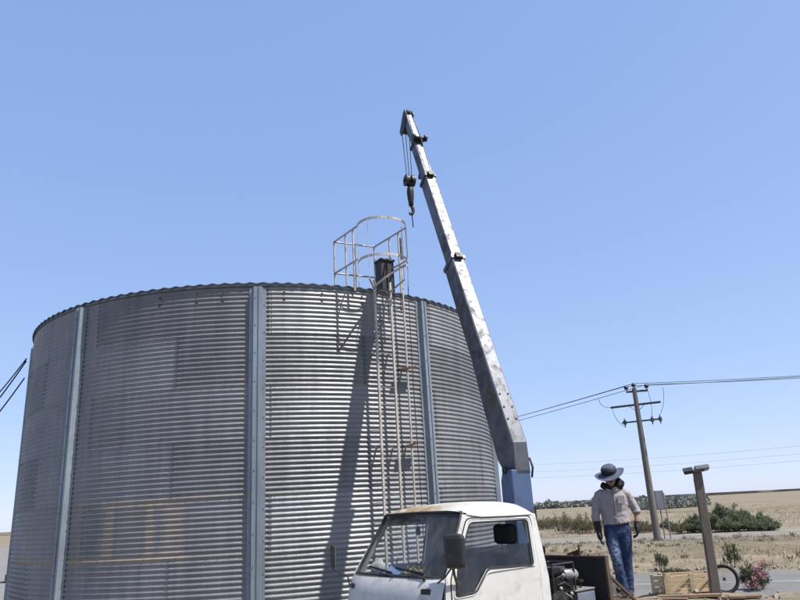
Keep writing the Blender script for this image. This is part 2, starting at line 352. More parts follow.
# ================================================================== GROUND AND ROADS
def ground_material():
    m = bpy.data.materials.new('ground_dirt'); m.use_nodes = True; nt = m.node_tree; L = nt.links; b = nt.nodes['Principled BSDF']
    b.inputs['Roughness'].default_value = 1.; b.inputs['Specular IOR Level'].default_value = .1
    g = _n(nt, 'ShaderNodeNewGeometry'); P = g.outputs['Position']
    def noise(scale, detail=8, rough_=.62, vec=P):
        n = _n(nt, 'ShaderNodeTexNoise'); n.inputs['Scale'].default_value = scale; n.inputs['Detail'].default_value = detail; n.inputs['Roughness'].default_value = rough_; L.new(vec, n.inputs['Vector']); return n.outputs[0]
    def ramp(v, stops):
        r = _n(nt, 'ShaderNodeValToRGB'); L.new(v, r.inputs[0]); e = r.color_ramp.elements
        e[0].position, e[0].color = stops[0][0], (*stops[0][1], 1); e[1].position, e[1].color = stops[-1][0], (*stops[-1][1], 1)
        for p, c in stops[1:-1]:
            q = e.new(p); q.color = (*c, 1)
        return r.outputs[0]
    mp = _n(nt, 'ShaderNodeMapping'); mp.inputs['Scale'].default_value = (.22, 1, 1); mp.inputs['Rotation'].default_value = (0, 0, rad(18)); L.new(P, mp.inputs[0])
    a = ramp(noise(.55, 9, .66, mp.outputs[0]), ((.32, (.13, .105, .075)), (.45, (.25, .205, .15)), (.56, (.34, .285, .21)), (.68, (.42, .36, .275))))
    c = ramp(noise(.035, 8, .6), ((.36, (.19, .16, .11)), (.48, (.31, .265, .195)), (.56, (.17, .16, .10)), (.64, (.27, .235, .17))))
    mx = _n(nt, 'ShaderNodeMix', data_type='RGBA'); mx.inputs['Factor'].default_value = .5; L.new(a, mx.inputs['A']); L.new(c, mx.inputs['B'])
    f = ramp(noise(5., 8, .7), ((.3, (.50, .50, .50)), (.7, (.82, .82, .82))))
    m2 = _n(nt, 'ShaderNodeMix', data_type='RGBA', blend_type='MULTIPLY'); m2.inputs['Factor'].default_value = 1; L.new(mx.outputs['Result'], m2.inputs['A']); L.new(f, m2.inputs['B'])
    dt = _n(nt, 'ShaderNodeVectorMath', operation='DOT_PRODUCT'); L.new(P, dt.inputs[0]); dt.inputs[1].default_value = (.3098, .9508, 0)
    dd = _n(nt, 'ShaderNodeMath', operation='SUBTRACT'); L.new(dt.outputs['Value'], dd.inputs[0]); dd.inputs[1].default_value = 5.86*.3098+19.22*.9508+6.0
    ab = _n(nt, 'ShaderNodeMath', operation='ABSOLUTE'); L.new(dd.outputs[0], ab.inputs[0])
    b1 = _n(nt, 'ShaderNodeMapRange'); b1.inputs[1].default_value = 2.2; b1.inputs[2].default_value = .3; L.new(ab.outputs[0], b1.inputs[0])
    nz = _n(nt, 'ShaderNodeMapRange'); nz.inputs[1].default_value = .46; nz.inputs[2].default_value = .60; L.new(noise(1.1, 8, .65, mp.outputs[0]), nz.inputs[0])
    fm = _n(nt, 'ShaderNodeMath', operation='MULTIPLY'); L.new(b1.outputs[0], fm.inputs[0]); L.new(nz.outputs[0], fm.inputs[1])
    m3 = _n(nt, 'ShaderNodeMix', data_type='RGBA'); L.new(fm.outputs[0], m3.inputs['Factor']); L.new(m2.outputs['Result'], m3.inputs['A']); m3.inputs['B'].default_value = (.085, .066, .046, 1)  # dark streak along the bank: shade of its hollows painted into the soil colour
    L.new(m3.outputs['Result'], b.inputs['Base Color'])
    bp = _n(nt, 'ShaderNodeBump'); bp.inputs['Strength'].default_value = .6; bp.inputs['Distance'].default_value = .06; L.new(noise(7, 9, .7), bp.inputs['Height']); L.new(bp.outputs[0], b.inputs['Normal'])
    MATS['ground_dirt'] = m
ground_material()
mat('gravel_grey', (.25, .245, .235), 1., 0, .25, 3, bump=.6, bscale=20, spec=.1)
mat('asphalt', (.19, .188, .186), .9, 0, .14, 1.2, dirt=((.25, .225, .185), .35, .7), bump=.25, bscale=60, spec=.25)
mat('far_asphalt', (.24, .22, .195), .9, 0, .12, .6, dirt=((.33, .29, .23), .45, .35), spec=.2)
mat('kerb_stone', (.45, .43, .40), .9, 0, .15, 3, dirt=((.30, .25, .19), .35, 3), bump=.2)
mat('pale_track', (.58, .55, .50), 1., 0, .1, .2, spec=.1)
mat('road_paint', (.55, .55, .53), .8, 0, .2, 6, dirt=((.22, .21, .2), .5, 5))

RE = np.array([.9508, -.3098]); RN = np.array([.3098, .9508])        # direction of the roads, and across them (away)
RF = np.array([5.86, 19.22])                                          # a point on the far edge of the near road
def road_pt(s, d, z): q = RF + s*RE + d*RN; return (q[0], q[1], z)
# dirt: one sheet to the horizon, finely divided where the camera sees it near by
def terr(x, y):
    s, d = (np.array([x, y])-RF) @ np.array([RE, RN]).T
    z = 0.
    if s < -22: return 0.
    if d < -4.15:                                                     # loose dirt heaped along the near edge
        z += min(1, (-4.15-d)/.35)*(.045+.03*math.sin(s*2.1)+.02*math.sin(s*5.3+d*3))
    if d > .6:                                                        # rough verge with a low bank between the two roads
        k = min(1, (d-.6)/1.5)*max(0, min(1, (14.5-d)/2.5))
        z += k*(.10+.24*math.exp(-((d-5.2)/1.0)**2)*(.7+.5*math.sin(s*.8)+.3*math.sin(s*2.3+1)) + .07*math.exp(-((d-9.5)/1.2)**2)*(1+math.sin(s*1.3+2)) + .035*math.sin(s*3.1+d*1.7)+.03*math.sin(s*1.1-d*2.9))
    if s < -16: z *= (s+22)/6
    if d > 22:
        k = min(1, (d-22)/10)*min(1, (s+22)/8)
        z += k*(.10*math.sin(s*.21+d*.13)+.08*math.sin(s*.47-d*.31+1))
    return z
def spaced(a, b, n): return [a+(b-a)*i/(n-1) for i in range(n)]
S_ = sorted(set([-2500, -900, -400, -200, -100, -60, -40, -28, -24, -22.5, -22, -20, -18] + spaced(-16, 22, 96) + [26, 32, 42, 60, 100, 200, 400, 900, 2500]))
D_ = sorted(set([-2500, -800, -300, -120, -60, -30, -20, -12, -8, -5] + spaced(-7, -4, 16) + [-3, -2, -1, 0] + spaced(.3, 15, 60) + spaced(15.5, 24, 12) + spaced(25, 70, 30) + [80, 95, 115, 140, 180, 240, 320, 450, 700, 1200, 2600]))
gm = MB()
vs = []
for s in S_:
    for d in D_:
        q = RF+s*RE+d*RN; vs.append((q[0], q[1], terr(q[0], q[1]) if -60 < s < 110 and d < 200 else 0.))
nd = len(D_)
gm.add(vs, [(i*nd+j, (i+1)*nd+j, (i+1)*nd+j+1, i*nd+j+1) for i in range(len(S_)-1) for j in range(nd-1)])
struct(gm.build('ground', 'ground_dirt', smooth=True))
def strip(name, m, d0, d1, z, s0=-300, s1=300, n=900, wob_=.10):
    b = MB(); jag = lambda q, f: wob_*(math.sin(q*1.7+f)+.6*math.sin(q*4.3+2*f)+.5*math.sin(q*9.1+f))
    b.grid(lambda a, c: road_pt(s0+(s1-s0)*a, d0+(d1-d0)*c+jag(s0+(s1-s0)*a, 1+3*c), z), n, 2); return struct(b.build(name, m))
strip('road', 'asphalt', -4.7, 0., .008, -13, 80, 900, .06)
strip('road_edge_line', 'road_paint', -2.45, -2.37, .012, -12, 80, 200, 0.)
strip('far_road', 'far_asphalt', 14.6, 20.5, .010, -22, 300)
yard = MB(); yard.add([(-90, -20, .004), (3, -20, .004), (4.2, 13.6, .004), (-3, 21, .004), (-12, 110, .004), (-90, 110, .004)], [(0, 1, 2, 3, 4, 5)]); struct(yard.build('gravel_yard', 'gravel_grey'))
tr_ = MB(); tr_.grid(lambda a, c: (-150+80*a, 112+5*c-8*a, .02), 2, 2); struct(tr_.build('pale_track', 'pale_track'))
# ================================================================== SILO
silo = thing('grain_silo', 'large round silo of corrugated galvanised steel sheets with upright stiffeners', 'silo', (SCX, SCY, 0))
b = MB(); b.tube([(0, 0, -.05), (0, 0, SBASE)], SR+.16, 72); b.build('foundation', 'concrete', silo, smooth=rad(40))
DA = 36.; NSEG = 20
def sheet_mesh():
    b = MB(); rows = 11*8+1
    def fn(i, j):
        a = (DA+.9)*j - .45; z = RING*i
        r = SR + .0085*math.cos(2*math.pi*i*11) + .006*j
        return sp(a, r, z)
    b.grid(fn, rows, NSEG+1); me = b.mesh('sheet'); fixn(me, False); me.materials.append(MATS['galv_sheet'])
    me.polygons.foreach_set('use_smooth', [True]*len(me.polygons)); return me
SM = sheet_mesh()
for k in range(NR):
    start = 168.7 if k % 2 == 1 else 186.2              # top ring is k = 5: seams right of the stiffener; the others staggered by half
    for q in range(10):
        o = bpy.data.objects.new('sheet', SM); COL.objects.link(o); o.parent = silo
        o.location = (0, 0, SBASE+k*RING); o.rotation_euler = (0, 0, -rad(start+q*DA+random.uniform(-.2, .2)))
        s_ = 1+random.uniform(-.0006, .0006); o.scale = (s_, s_, 1)
# bolt heads down the vertical seams and along the laps
bb = MB()
def bolt(az, z, r=SR, s=.006):
    p = sp(az, r+.012, z); n = sp(az, 1, 0); t = np.array([n[1], -n[0], 0]); bb.box(p, (.008, s, s), (n, t, (0, 0, 1)))
for k in range(NR):
    start = 168.7 if k % 2 == 1 else 186.2
    for q in range(10):
        az = (start+q*DA) % 360
        if 120 < az < 245:
            for i in range(11):
                bolt(az+.1, SBASE+k*RING+(i+.5)*PITCHC, SR+.0)
    for q in range(0, 65):
        az = 120+q*1.92; bolt(az, SBASE+(k+1)*RING, SR+.004, .004)
tag(bb.build('bolt_heads', 'bolt_zinc', silo), kind='stuff')
# upright stiffeners: hat-shaped folded posts in two lengths each
STIFF = [135.5, 171.4, 209.9, 249.4] + [246.2+35.5*i for i in range(1, 7)]
def stiff_mesh(h):
    w, d, fl = .085, .085, .05      # half width of the crown, depth, flange
    prof = [(-w-fl, 0), (-w-fl*.0, 0), (-w*.75, d), (-.018, d), (-.014, d-.016), (.014, d-.016), (.018, d), (w*.75, d), (w, 0), (w+fl, 0)]
    b = MB(); n = len(prof)
    vs = [(x, y, z) for z in (0, h) for x, y in prof]+[(x*.97, y-.006, z) for z in (0, h) for x, y in prof]
    fs = [(i, i+1, n+i+1, n+i) for i in range(n-1)]+[(2*n+i+1, 2*n+i, 3*n+i, 3*n+i+1) for i in range(n-1)]
    for i in range(n-1): fs += [(i, 2*n+i, 2*n+i+1, i+1), (n+i, n+i+1, 3*n+i+1, 3*n+i)]
    fs += [(0, n, 3*n, 2*n), (n-1, 3*n-1, 4*n-1, 2*n-1)]
    b.add(vs, fs); return b
sm_ = None
for az in STIFF:
    n = sp(az, 1, 0)
    if sm_ is None:
        o = stiff_mesh(RIM-SBASE-.07).build('stiffener', 'galv_stiff', silo); sm_ = o.data
    else:
        o = bpy.data.objects.new('stiffener', sm_); COL.objects.link(o); o.parent = silo
    o.location = loc_of(sp(az, SR+.012, SBASE)); o.rotation_euler = (0, 0, math.atan2(n[1], n[0])-math.pi/2)
    if 120 < az < 250:
        b2 = MB()
        for i in range(11):
            b2.box((.036, .086, .2+i*.46), (.008, .005, .008))
            b2.box((-.105, .004, .1+i*.46), (.006, .004, .006)); b2.box((.105, .004, .1+i*.46), (.006, .004, .006))
        tag(b2.build('bolt_heads', 'arm_steel', o), kind='stuff')
# roof: shallow cone of radial ribs with a wavy eave
b = MB()
NW = 150*8
def rf(i, j):
    r = .4+(SR+.045-.4)*i; a = 360*j
    return sp(a, r, RIM+.010+.30*(1-i)+.012*math.cos(2*math.pi*150*j)*min(1, i*1.2))
b.grid(rf, 5, NW+1); b.grid(lambda i, j: sp(360*j, SR+.045, RIM+.010+.012*math.cos(2*math.pi*150*j)-.018*i), 2, NW+1)
b.build('roof', 'galv_roof', silo)
b = MB(); b.grid(lambda i, j: sp(360*j, SR+.014, RIM-.035+.05*i), 2, 181); b.build('eave_ring', 'galv_stiff', silo, smooth=True)
# rusty anchor plates under the eave
for az in (183, 178, 190.5, 166.4, 159, 150.6, 141):
    n = sp(az, 1, 0); t = np.array([n[1], -n[0], 0])
    for dz in (.15, .27):
        b = MB(); b.box(sp(az, SR+.010, RIM-dz), (.008, .016, .018), (n, t, (0, 0, 1))); b.build('anchor_plate', 'rust', silo)

# ------------------------------------------------------------------ ladder with cage, walkway railing, box and pipe on the silo
ZT = RIM+1.1
A_ = at_z(334, 242, ZT); A2 = at_z(374, 247, ZT); C_ = at_z(357, 226, ZT); C2 = at_z(405, 228, ZT)
lad = thing('caged_ladder', 'tall grey steel ladder with hooped safety cage at its top, fixed to the silo', 'ladder', loc_of(spw(145.6, SR+.2, .55)))
LO = np.array(lad.location)
RL0, RL1 = spw(148.8, SR+.2), spw(145.2, SR+.2)
def lb(): return MB()
def W(b, name, m, parent, root, **k):       # build from world coordinates under a root that is only translated
    b.v = [tuple(np.array(p)-np.array(root.location)) for p in b.v]; return b.build(name, m, parent, **k)
for p in (RL0, RL1):
    b = MB(); b.beam((p[0], p[1], .55), (p[0], p[1], RIM+.12), .032, .038, up=(RL1-RL0)); W(b, 'rail', 'galv_bar', lad, lad)
for i in range(18):
    z = .7+i*.29; b = MB(); b.cyl((RL0[0], RL0[1], z), (RL1[0], RL1[1], z), .007, n=6); W(b, 'rung', 'bolt_zinc', lad, lad)
for z in (1.2, 2.9, 4.5):
    for p, az in ((RL0, 148.8), (RL1, 145.2)):
        b = MB(); b.beam((p[0], p[1], z), loc_of(spw(az, SR+.005, z)), .03, .012); W(b, 'standoff', 'galv_bar', lad, lad)
def bez(p0, p1, p2, p3, n=20):
    out = []
    for i in range(n+1):
        t = i/n; out.append((1-t)**3*p0+3*(1-t)**2*t*p1+3*(1-t)*t*t*p2+t**3*p3)
    return out
HM = at_z(385, 217, ZT); mid = (C_+C2)/2; outv = (HM-mid)
def hoop(z, grow=1.0, p0=C_, p1=C2, k=1.34):
    z_ = np.array([0, 0, z-ZT]); q = bez(p0, p0+outv*k*grow, p1+outv*k*grow, p1)
    return [p+z_ for p in q]
def flat(b, path, w=.045, t=.008):      # flat bar standing on edge along a path
    P = [np.array(p) for p in path]; vs = []; n = len(P)
    for i in range(n):
        d = P[min(i+1, n-1)]-P[max(i-1, 0)]; d[2] = 0; d /= np.linalg.norm(d); s = np.array([-d[1], d[0], 0])*t/2; u = np.array([0, 0, w/2])
        vs += [P[i]+s+u, P[i]-s+u, P[i]-s-u, P[i]+s-u]
    fs = [(i*4+k, i*4+(k+1) % 4, i*4+4+(k+1) % 4, i*4+4+k) for i in range(n-1) for k in range(4)]+[(3, 2, 1, 0), tuple((n-1)*4+k for k in range(4))]
    b.add(vs, fs)
for z in (ZT, RIM+.42):
    b = MB(); flat(b, hoop(z)); W(b, 'cage_hoop', 'rail_paint', lad, lad)
b = MB(); flat(b, bez(np.array([*RL0[:2], RIM-.02]), np.array([*RL0[:2], RIM-.02])+outv*.9, np.array([*C2[:2], RIM+.34])+outv*1.0, np.array([*C2[:2], RIM+.36]))); W(b, 'cage_hoop', 'rail_paint', lad, lad)
H0, H1 = hoop(ZT), hoop(RIM+.42)
for i in (0, 5, 15, 20):
    b = MB(); q = H1[i]-np.array([0, 0, .42 if i in (5, 15) else .45]); b.beam(H0[i], q, .035, .012, up=(1, 0, 0)); W(b, 'cage_strap', 'rail_paint', lad, lad)
for p, i in ((RL0, 5), (RL1, 15)):
    b = MB(); b.beam(H1[i]-np.array([0, 0, .42]), (p[0], p[1], RIM-.05), .03, .012); W(b, 'cage_brace', 'rail_paint', lad, lad)

wr = thing('walkway_railing', 'rusty grey pipe railing round the hatch walkway on the silo roof', 'railing', loc_of(((A_+A2)/2*[1, 1, 0])+[0, 0, RIM]))
def rail_t(name, a, b_, r=.016):
    b = MB(); b.cyl(a, b_, r, n=8); return W(b, name, 'rail_paint', wr, wr)
dz = lambda h: np.array([0, 0, h])
C_i, C2_i = C_, C2
for h in (0, -.62):
    rail_t('rail', C_i+dz(h), A_+dz(h)); rail_t('rail', A_+dz(h-.001), A2+dz(h-.001)); rail_t('rail', A2+dz(h-.002), C2_i+dz(h-.002))
for p in (A_, A2, (A_+C_i)/2, (A2+C2_i)/2, (A_+A2)/2):
    rail_t('post', p+dz(.004), np.array([p[0], p[1], RIM+.03]), .018)
for p in (C_i+(A_-C_i)*.18, C2_i+(A2-C2_i)*.22):
    rail_t('post', p+dz(.004), np.array([p[0], p[1], RIM-.06]), .018)
hb = thing('hatch_box', 'dark rusty steel box standing on the silo rim behind the ladder cage', 'box', loc_of(spw(144.0, SR-.10, RIM-.05)))
hb.rotation_euler = (0, 0, math.atan2(*sp(150, 1)[[1, 0]])-math.pi/2)
b = MB(); b.box((0, 0, .34), (.135, .11, .32)); b.build('body', 'black_steel', hb, bevel=.01)
b = MB(); b.box((0, .005, .675), (.15, .13, .018)); b.build('lid', 'rusty_edge', hb, bevel=.005)
b = MB(); b.box((.02, .122, .40), (.012, .012, .05)); b.build('latch', 'rust', hb)

pp = thing('stand_pipe', 'thin rusty steel pipe rising up the silo just right of the ladder', 'pipe', loc_of(spw(141.9, SR+.17, .55)))
q = spw(141.9, SR+.17)
b = MB(); b.cyl((q[0], q[1], .55), (q[0], q[1], RIM+1.0), .018, n=10); W(b, 'tube', 'rail_paint', pp, pp)
b = MB(); b.cyl((q[0], q[1], RIM+.62), (q[0], q[1], RIM+1.03), .03, n=10); W(b, 'sleeve', 'rust', pp, pp)
for z in (4.25, 2.95):
    b = MB(); b.beam(loc_of(spw(143.9, SR+.16, z-.03)), loc_of(spw(140.0, SR+.18, z+.04)), .09, .03); W(b, 'bracket', 'rust', pp, pp)
    b = MB(); b.beam((q[0], q[1], z), loc_of(spw(141.9, SR+.01, z)), .03, .02); W(b, 'standoff', 'rust', pp, pp)
q = spw(139.8, SR+.10)
b = MB(); b.tube([(q[0], q[1], .3), (q[0]+.01, q[1], 2.0), (q[0]-.01, q[1]-.01, 4.0), (q[0], q[1], RIM-.02), (C2[0]+.01, C2[1], RIM+.5), (C2[0]+.012, C2[1], ZT)], .008, 6)
o = b.build('hanging_cable', 'trim'); tag(o, 'thin dark cable hanging down the silo right of the rusty pipe', 'cable')
# cables fixed to the left edge of the silo
for i, (z0, px, dz_) in enumerate(((5.25, (0, 392), 0.), (5.2, (0, 404), .05), (4.85, (0, 414), .1))):
    a = spw(243, SR+.11, z0); e = at_r(px[0]-60, px[1]+60+dz_*40, 15.5+i*.4)
    pts = []
    for k in range(15):
        t = k/14; p = a*(1-t)+e*t; p[2] -= .12*4*t*(1-t); pts.append(p)
    b = MB(); b.tube(pts, .013, 6)
    tag(b.build('slack_cable', 'rubber'), ('uppermost', 'middle', 'lowest')[i]+' of three black cables running down leftwards from the silo edge', 'cable', 'cables at the silo edge')

# ================================================================== TRUCK
TAL = rad(51.5); TO = np.array([-.365, 7.44, 0.])
TU = np.array([math.sin(TAL), math.cos(TAL), 0]); TV = np.array([math.cos(TAL), -math.sin(TAL), 0])
TRZ = math.atan2(-TU[1], -TU[0])
def tw(u, v, z): return TO+u*TU+v*TV+np.array([0, 0, z])        # truck (rearward, left, up) -> world
def tl(u, v, z): return (-u, v, z)                               # -> truck-local
truck = thing('flatbed_truck', 'small dusty white forward-cab truck parked in front of the silo', 'truck', loc_of(TO), TRZ)
class TB(MB):                                                    # builder fed with (u, v, z)
    def build(s, name, m, parent=truck, **k):
        s.v = [(-p[0], p[1], p[2]) for p in s.v]; return MB.build(s, name, m, parent, **k)
def hw(z): return .80 if z < 1.2 else .80-(z-1.2)*.171
def sidev(u, z): return hw(z) - (.07*((.24-u)/.24)**2 if u < .24 else 0)
# front panel with rounded corners
FZ = [(.50, -.03), (.62, -.025), (.8, -.01), (1.0, .02), (1.12, .045), (1.2, .075), (1.262, .115)]
def fu(z): return float(np.interp(z, [a for a, _ in FZ], [q for _, q in FZ]))
def front(i, j):
    z = .50+.762*i; s = 2*j-1; a = abs(s)
    u = fu(z)+.10*a**5; v = s*(sidev(.14, z)+.0) ; return (u, v, z)
b = TB(); b.grid(front, 20, 33); b.build('front_panel', PAINT, smooth=True)
# cowl strip under the windshield
b = TB(); b.grid(lambda i, j: ((.112+.045*i)+(.10-.03*i)*abs(2*j-1)**5, (2*j-1)*(.775-.01*i), 1.262+.018*i), 3, 25); b.build('cowl', 'trim', smooth=True)
# roof
RU = [.535, .60, .68, .8, 1.0, 1.2, 1.4, 1.52, 1.59, 1.63, 1.645]
RZ = [1.886, 1.918, 1.938, 1.952, 1.964, 1.966, 1.958, 1.940, 1.905, 1.86, 1.80]
RE_ = [1.862, 1.850, 1.835, 1.815, 1.806, 1.804, 1.803, 1.802, 1.80, 1.798, 1.79]
def roof(i, j):
    s = 2*j-1; k = i*(len(RU)-1); u = float(np.interp(k, range(len(RU)), RU)); zc = float(np.interp(k, range(len(RU)), RZ)); ze = float(np.interp(k, range(len(RU)), RE_))
    w = .712-.05*max(0, 1-(u-.535)/.2)-.03*max(0, (u-1.5)/.145)
    a = abs(s); z = zc-(zc-ze)*(a**7*.75+a**2*.25)
    return (u+.03*a**4*max(0, 1-(u-.535)/.2), s*w, z)
b = TB(); b.grid(roof, 31, 41); b.build('roof', 'roof_paint', smooth=True)
b = TB()
for sgn in (-1, 1): b.tube([(.62, sgn*.69, 1.835), (.8, sgn*.71, 1.806), (1.2, sgn*.712, 1.797), (1.55, sgn*.70, 1.795), (1.635, sgn*.68, 1.78)], .011, 6)
b.build('rain_gutter', 'white_paint')
# windshield, its rubber, pillars
def ws(i, j, o=0.):
    s = (2*j-1); z = 1.272+(1.872-1.272)*i
    return (.150+.395*i+(.085-.03*i)*abs(s)**4+o, s*(.752-.105*i), z-.012*s*s*i)
b = TB(); b.grid(ws, 9, 25); b.build('windshield', 'windshield_glass', smooth=True)
per = [ws(0, j/16) for j in range(17)]+[ws(i/8, 1) for i in range(1, 9)]+[ws(1, 1-j/16) for j in range(1, 17)]+[ws(1-i/8, 0) for i in range(1, 8)]
b = TB(); b.tube([(p[0]-.004, p[1], p[2]) for p in per], .017, 8, closed=True); b.build('windshield_rubber', 'rubber', smooth=True)
for sgn in (-1, 1):
    b = TB()
    def pil(i, j, sgn=sgn):
        e = ws(i, 1 if sgn > 0 else 0); f = (.245+.355*i, sgn*(sidev(.25+.35*i, 1.26+.56*i)), 1.262+.56*i)
        k = math.sin(j*math.pi)*.012
        return (e[0]*(1-j)+f[0]*j-k, (e[1]+sgn*k)*(1-j)+(f[1]+sgn*k*.5)*j, e[2]*(1-j)+f[2]*j)
    b.grid(pil, 8, 6); b.build('front_pillar', PAINT, smooth=True)
# sides: body ring with the door opening, door ring with its window opening
DO = [(.245, .62), (.57, .60), (.80, .60), (1.50, .60), (1.555, 1.782), (.605, 1.80), (.245, 1.235)]
BO = [(.105, .50), (.57, .50), (.80, .50), (1.645, .50), (1.645, 1.80), (.60, 1.835), (.205, 1.262)]
DI = [(.300, 1.10), (.565, 1.112), (.775, 1.312), (1.435, 1.280), (1.492, 1.742), (.640, 1.752), (.375, 1.362)]
def inset(P, k):
    c = np.mean(P, 0); return [tuple(np.array(p)+(c-np.array(p))/np.linalg.norm(c-np.array(p))*k) for p in P]
def dens(P, n=5):
    out = []
    for i in range(len(P)):
        a, c = np.array(P[i]), np.array(P[(i+1) % len(P)])
        for k in range(n): out.append(tuple(a+(c-a)*k/n))
    return out
def rounded(P, r=.03, n=4):
    out = []
    N = len(P)
    for i in range(N):
        p = np.array(P[i]); a = np.array(P[i-1])-p; c = np.array(P[(i+1) % N])-p
        ra = min(r, np.linalg.norm(a)*.3); rc = min(r, np.linalg.norm(c)*.3)
        s = p+a/np.linalg.norm(a)*ra; e = p+c/np.linalg.norm(c)*rc
        for k in range(n+1):
            t = k/n; out.append(tuple((1-t)**2*s+2*t*(1-t)*p+t*t*e))
    return out
def same(P): return dens(rounded(P, .05), 2)
DOr = rounded(DO, .06); DIr = rounded(DI, .045); BOr = rounded(BO, .01)
DIf = inset(DIr, -.012)
for sgn in (1, -1):
    sf = lambda x, y, d, sgn=sgn: (x, sgn*(sidev(x, y)+d), y)
    b = TB(); b.ring(dens(BOr, 2), dens(DOr, 2), sf, -.03, 0); b.build('side_panel', PAINT, smooth=rad(30))
    DIs = DIr if sgn > 0 else rounded([(.30+(x-.30)*(.80 if y > 1.2 and x > 1.2 else 1), y) for x, y in DI], .045)
    b = TB(); b.tube([sf(x, y, .001) for x, y in inset(DOr, .004)], .0075, 5, closed=True); b.build('door_seal', 'rubber')
    b = TB(); b.ring(dens(inset(DOr, .009), 2), dens(DIs, 2), sf, -.035, .004); door = b.build('door', PAINT, smooth=rad(30), bevel=.006)
    b = TB(); b.tube([sf(x, y, .006) for x, y in DIs], .009, 6, closed=True); b.build('window_rubber', 'rubber', door, smooth=True)
    # raised edge round the window, as pressed into the door skin
    b = TB(); b.tube([sf(x, y, .004) for x, y in inset(DIs, -.035)], .006, 5, closed=True); b.build('pressed_edge', PAINT, door, smooth=True)
    b = TB(); b.box((1.38, sgn*.815, .92), (.07, .016, .016)); b.build('door_handle', 'black_plastic', door, bevel=.006)
    if sgn > 0:      # pane wound half down, vent strip at the front
        poly = [(.31, 1.10), (.56, 1.115), (.77, 1.31), (1.43, 1.28), (1.463, 1.502), (.462, 1.520), (.375, 1.362)]
        b = TB(); b.prism(poly, sf, -.018, -.014); b.build('window_pane', 'door_glass', door)
        b = TB(); b.box((.345, .801, 1.17), (.028, .012, .055)); b.build('mirror_bracket', 'black_plastic', door, bevel=.006)
# lower valance, rear wall with window, floor
bo = [(-.70, .55), (.70, .55), (.79, 1.15), (.69, 1.80), (-.69, 1.80), (-.79, 1.15)]
bi = [(-.56, 1.38), (.56, 1.38), (.58, 1.5), (.53, 1.745), (-.53, 1.745), (-.58, 1.5)]
b = TB(); b.ring(dens(bo, 2), dens(bi, 2), lambda x, y, d: (1.63+d, x, y), -.02, .01); b.build('rear_wall', PAINT)
b = TB(); b.prism(bi, lambda x, y, d: (1.625+d, x, y), -.002, .002); b.build('rear_window', 'clear_glass')
b = TB(); b.tube([(1.645, x, y) for x, y in bi], .012, 6, closed=True); b.build('rear_window_rubber', 'rubber')
b = TB(); b.box((.85, 0, .60), (.80, .74, .04)); b.build('cab_floor', 'interior')
b = TB(); b.box((.33, 0, 1.12), (.15, .70, .12)); b.box((.24, 0, .85), (.08, .68, .25)); b.box((.42, .36, 1.22), (.10, .20, .03)); b.build('dashboard', 'interior', bevel=.02)
b = TB(); b.grid(lambda i, j: (.58+1.03*i, -.66+1.32*j, 1.79+.09*math.sin(math.pi*j)*(1-.3*i)), 5, 9); b.build('headliner', 'interior', smooth=True)
st = TB(); st.box((1.13, 0, .86), (.27, .64, .10)); st.build('seat', 'seat_cloth', bevel=.04)
for v in (.40, -.36):
    b = TB(); b.box((1.40, v, 1.12), (.06, .25, .27)); br = b.build('seat_back', 'seat_cloth', bevel=.04)
    if v < 0: continue
    b = TB(); b.box((1.42, v+.03, 1.60), (.05, .15, .105)); b.build('headrest', 'seat_cloth', br, bevel=.04)
    b = TB()
    for q in (-.06, .06): b.cyl((1.42, v+.03+q, 1.36), (1.42, v+.03+q, 1.52), .008, n=6)
    b.build('headrest_rods', 'chrome', br)
b = TB(); cw = np.array([.62, .38, 1.20]); ax = np.array([-.55, 0, .83]); e1 = np.array([0, 1., 0]); e2 = np.cross(ax, e1)
b.tube([cw+.19*(math.cos(t)*e1+math.sin(t)*e2) for t in np.linspace(0, 2*math.pi, 28)[:-1]], .014, 8, closed=True)
b.cyl(cw-e1*.19, cw+e1*.19, .012, n=6); b.cyl(cw, cw-e2*.19, .012, n=6); b.cyl(cw, cw-ax*.28, .03, n=8); b.build('steering_wheel', 'rubber', smooth=True)
b = TB(); b.cyl((.50, .02, 1.86), (.52, .02, 1.72), .006, n=6); b.box((.52, .02, 1.69), (.012, .022, .045)); b.build('hanging_charm', 'trim')
b = TB(); b.box((.50, .02, 1.79), (.012, .10, .028)); b.build('interior_mirror', 'black_plastic', bevel=.01)
for v, w in ((.05, .30), (-.50, .30)):      # sun visors, folded up
    b = TB(); b.box((.60, v+.2 if v > 0 else v, 1.80), (.05, .2, .012), ((.8, 0, .5), (0, 1, 0), (-.5, 0, .8))); b.build('sun_visor', 'interior', bevel=.008)
# wipers
for v0, v1 in ((.06, -.36), (.56, .13)):
    p0 = np.array([.125, v0, 1.272]); p1 = np.array(ws(.07, (v1/.74+1)/2)); p1[0] -= .03
    b = TB(); b.cyl(p0+[0, 0, -.03], p0+[-.01, 0, .012], .014, n=8); b.cyl(p0, (p0+p1)/2+[-.012, 0, .004], .007, n=6)
    a = np.array(ws(.05, ((v0-.06)/.74+1)/2)); c = np.array(ws(.13, ((v1-.10)/.74+1)/2)); wp = b.build('wiper', 'trim')
    b = TB(); b.beam(a+[-.016, 0, 0], c+[-.018, 0, 0], .012, .018); b.beam((p0+p1)/2+[-.012, 0, .004], (a+c)/2+[-.016, 0, 0], .01, .01); b.build('blade', 'rubber', wp)
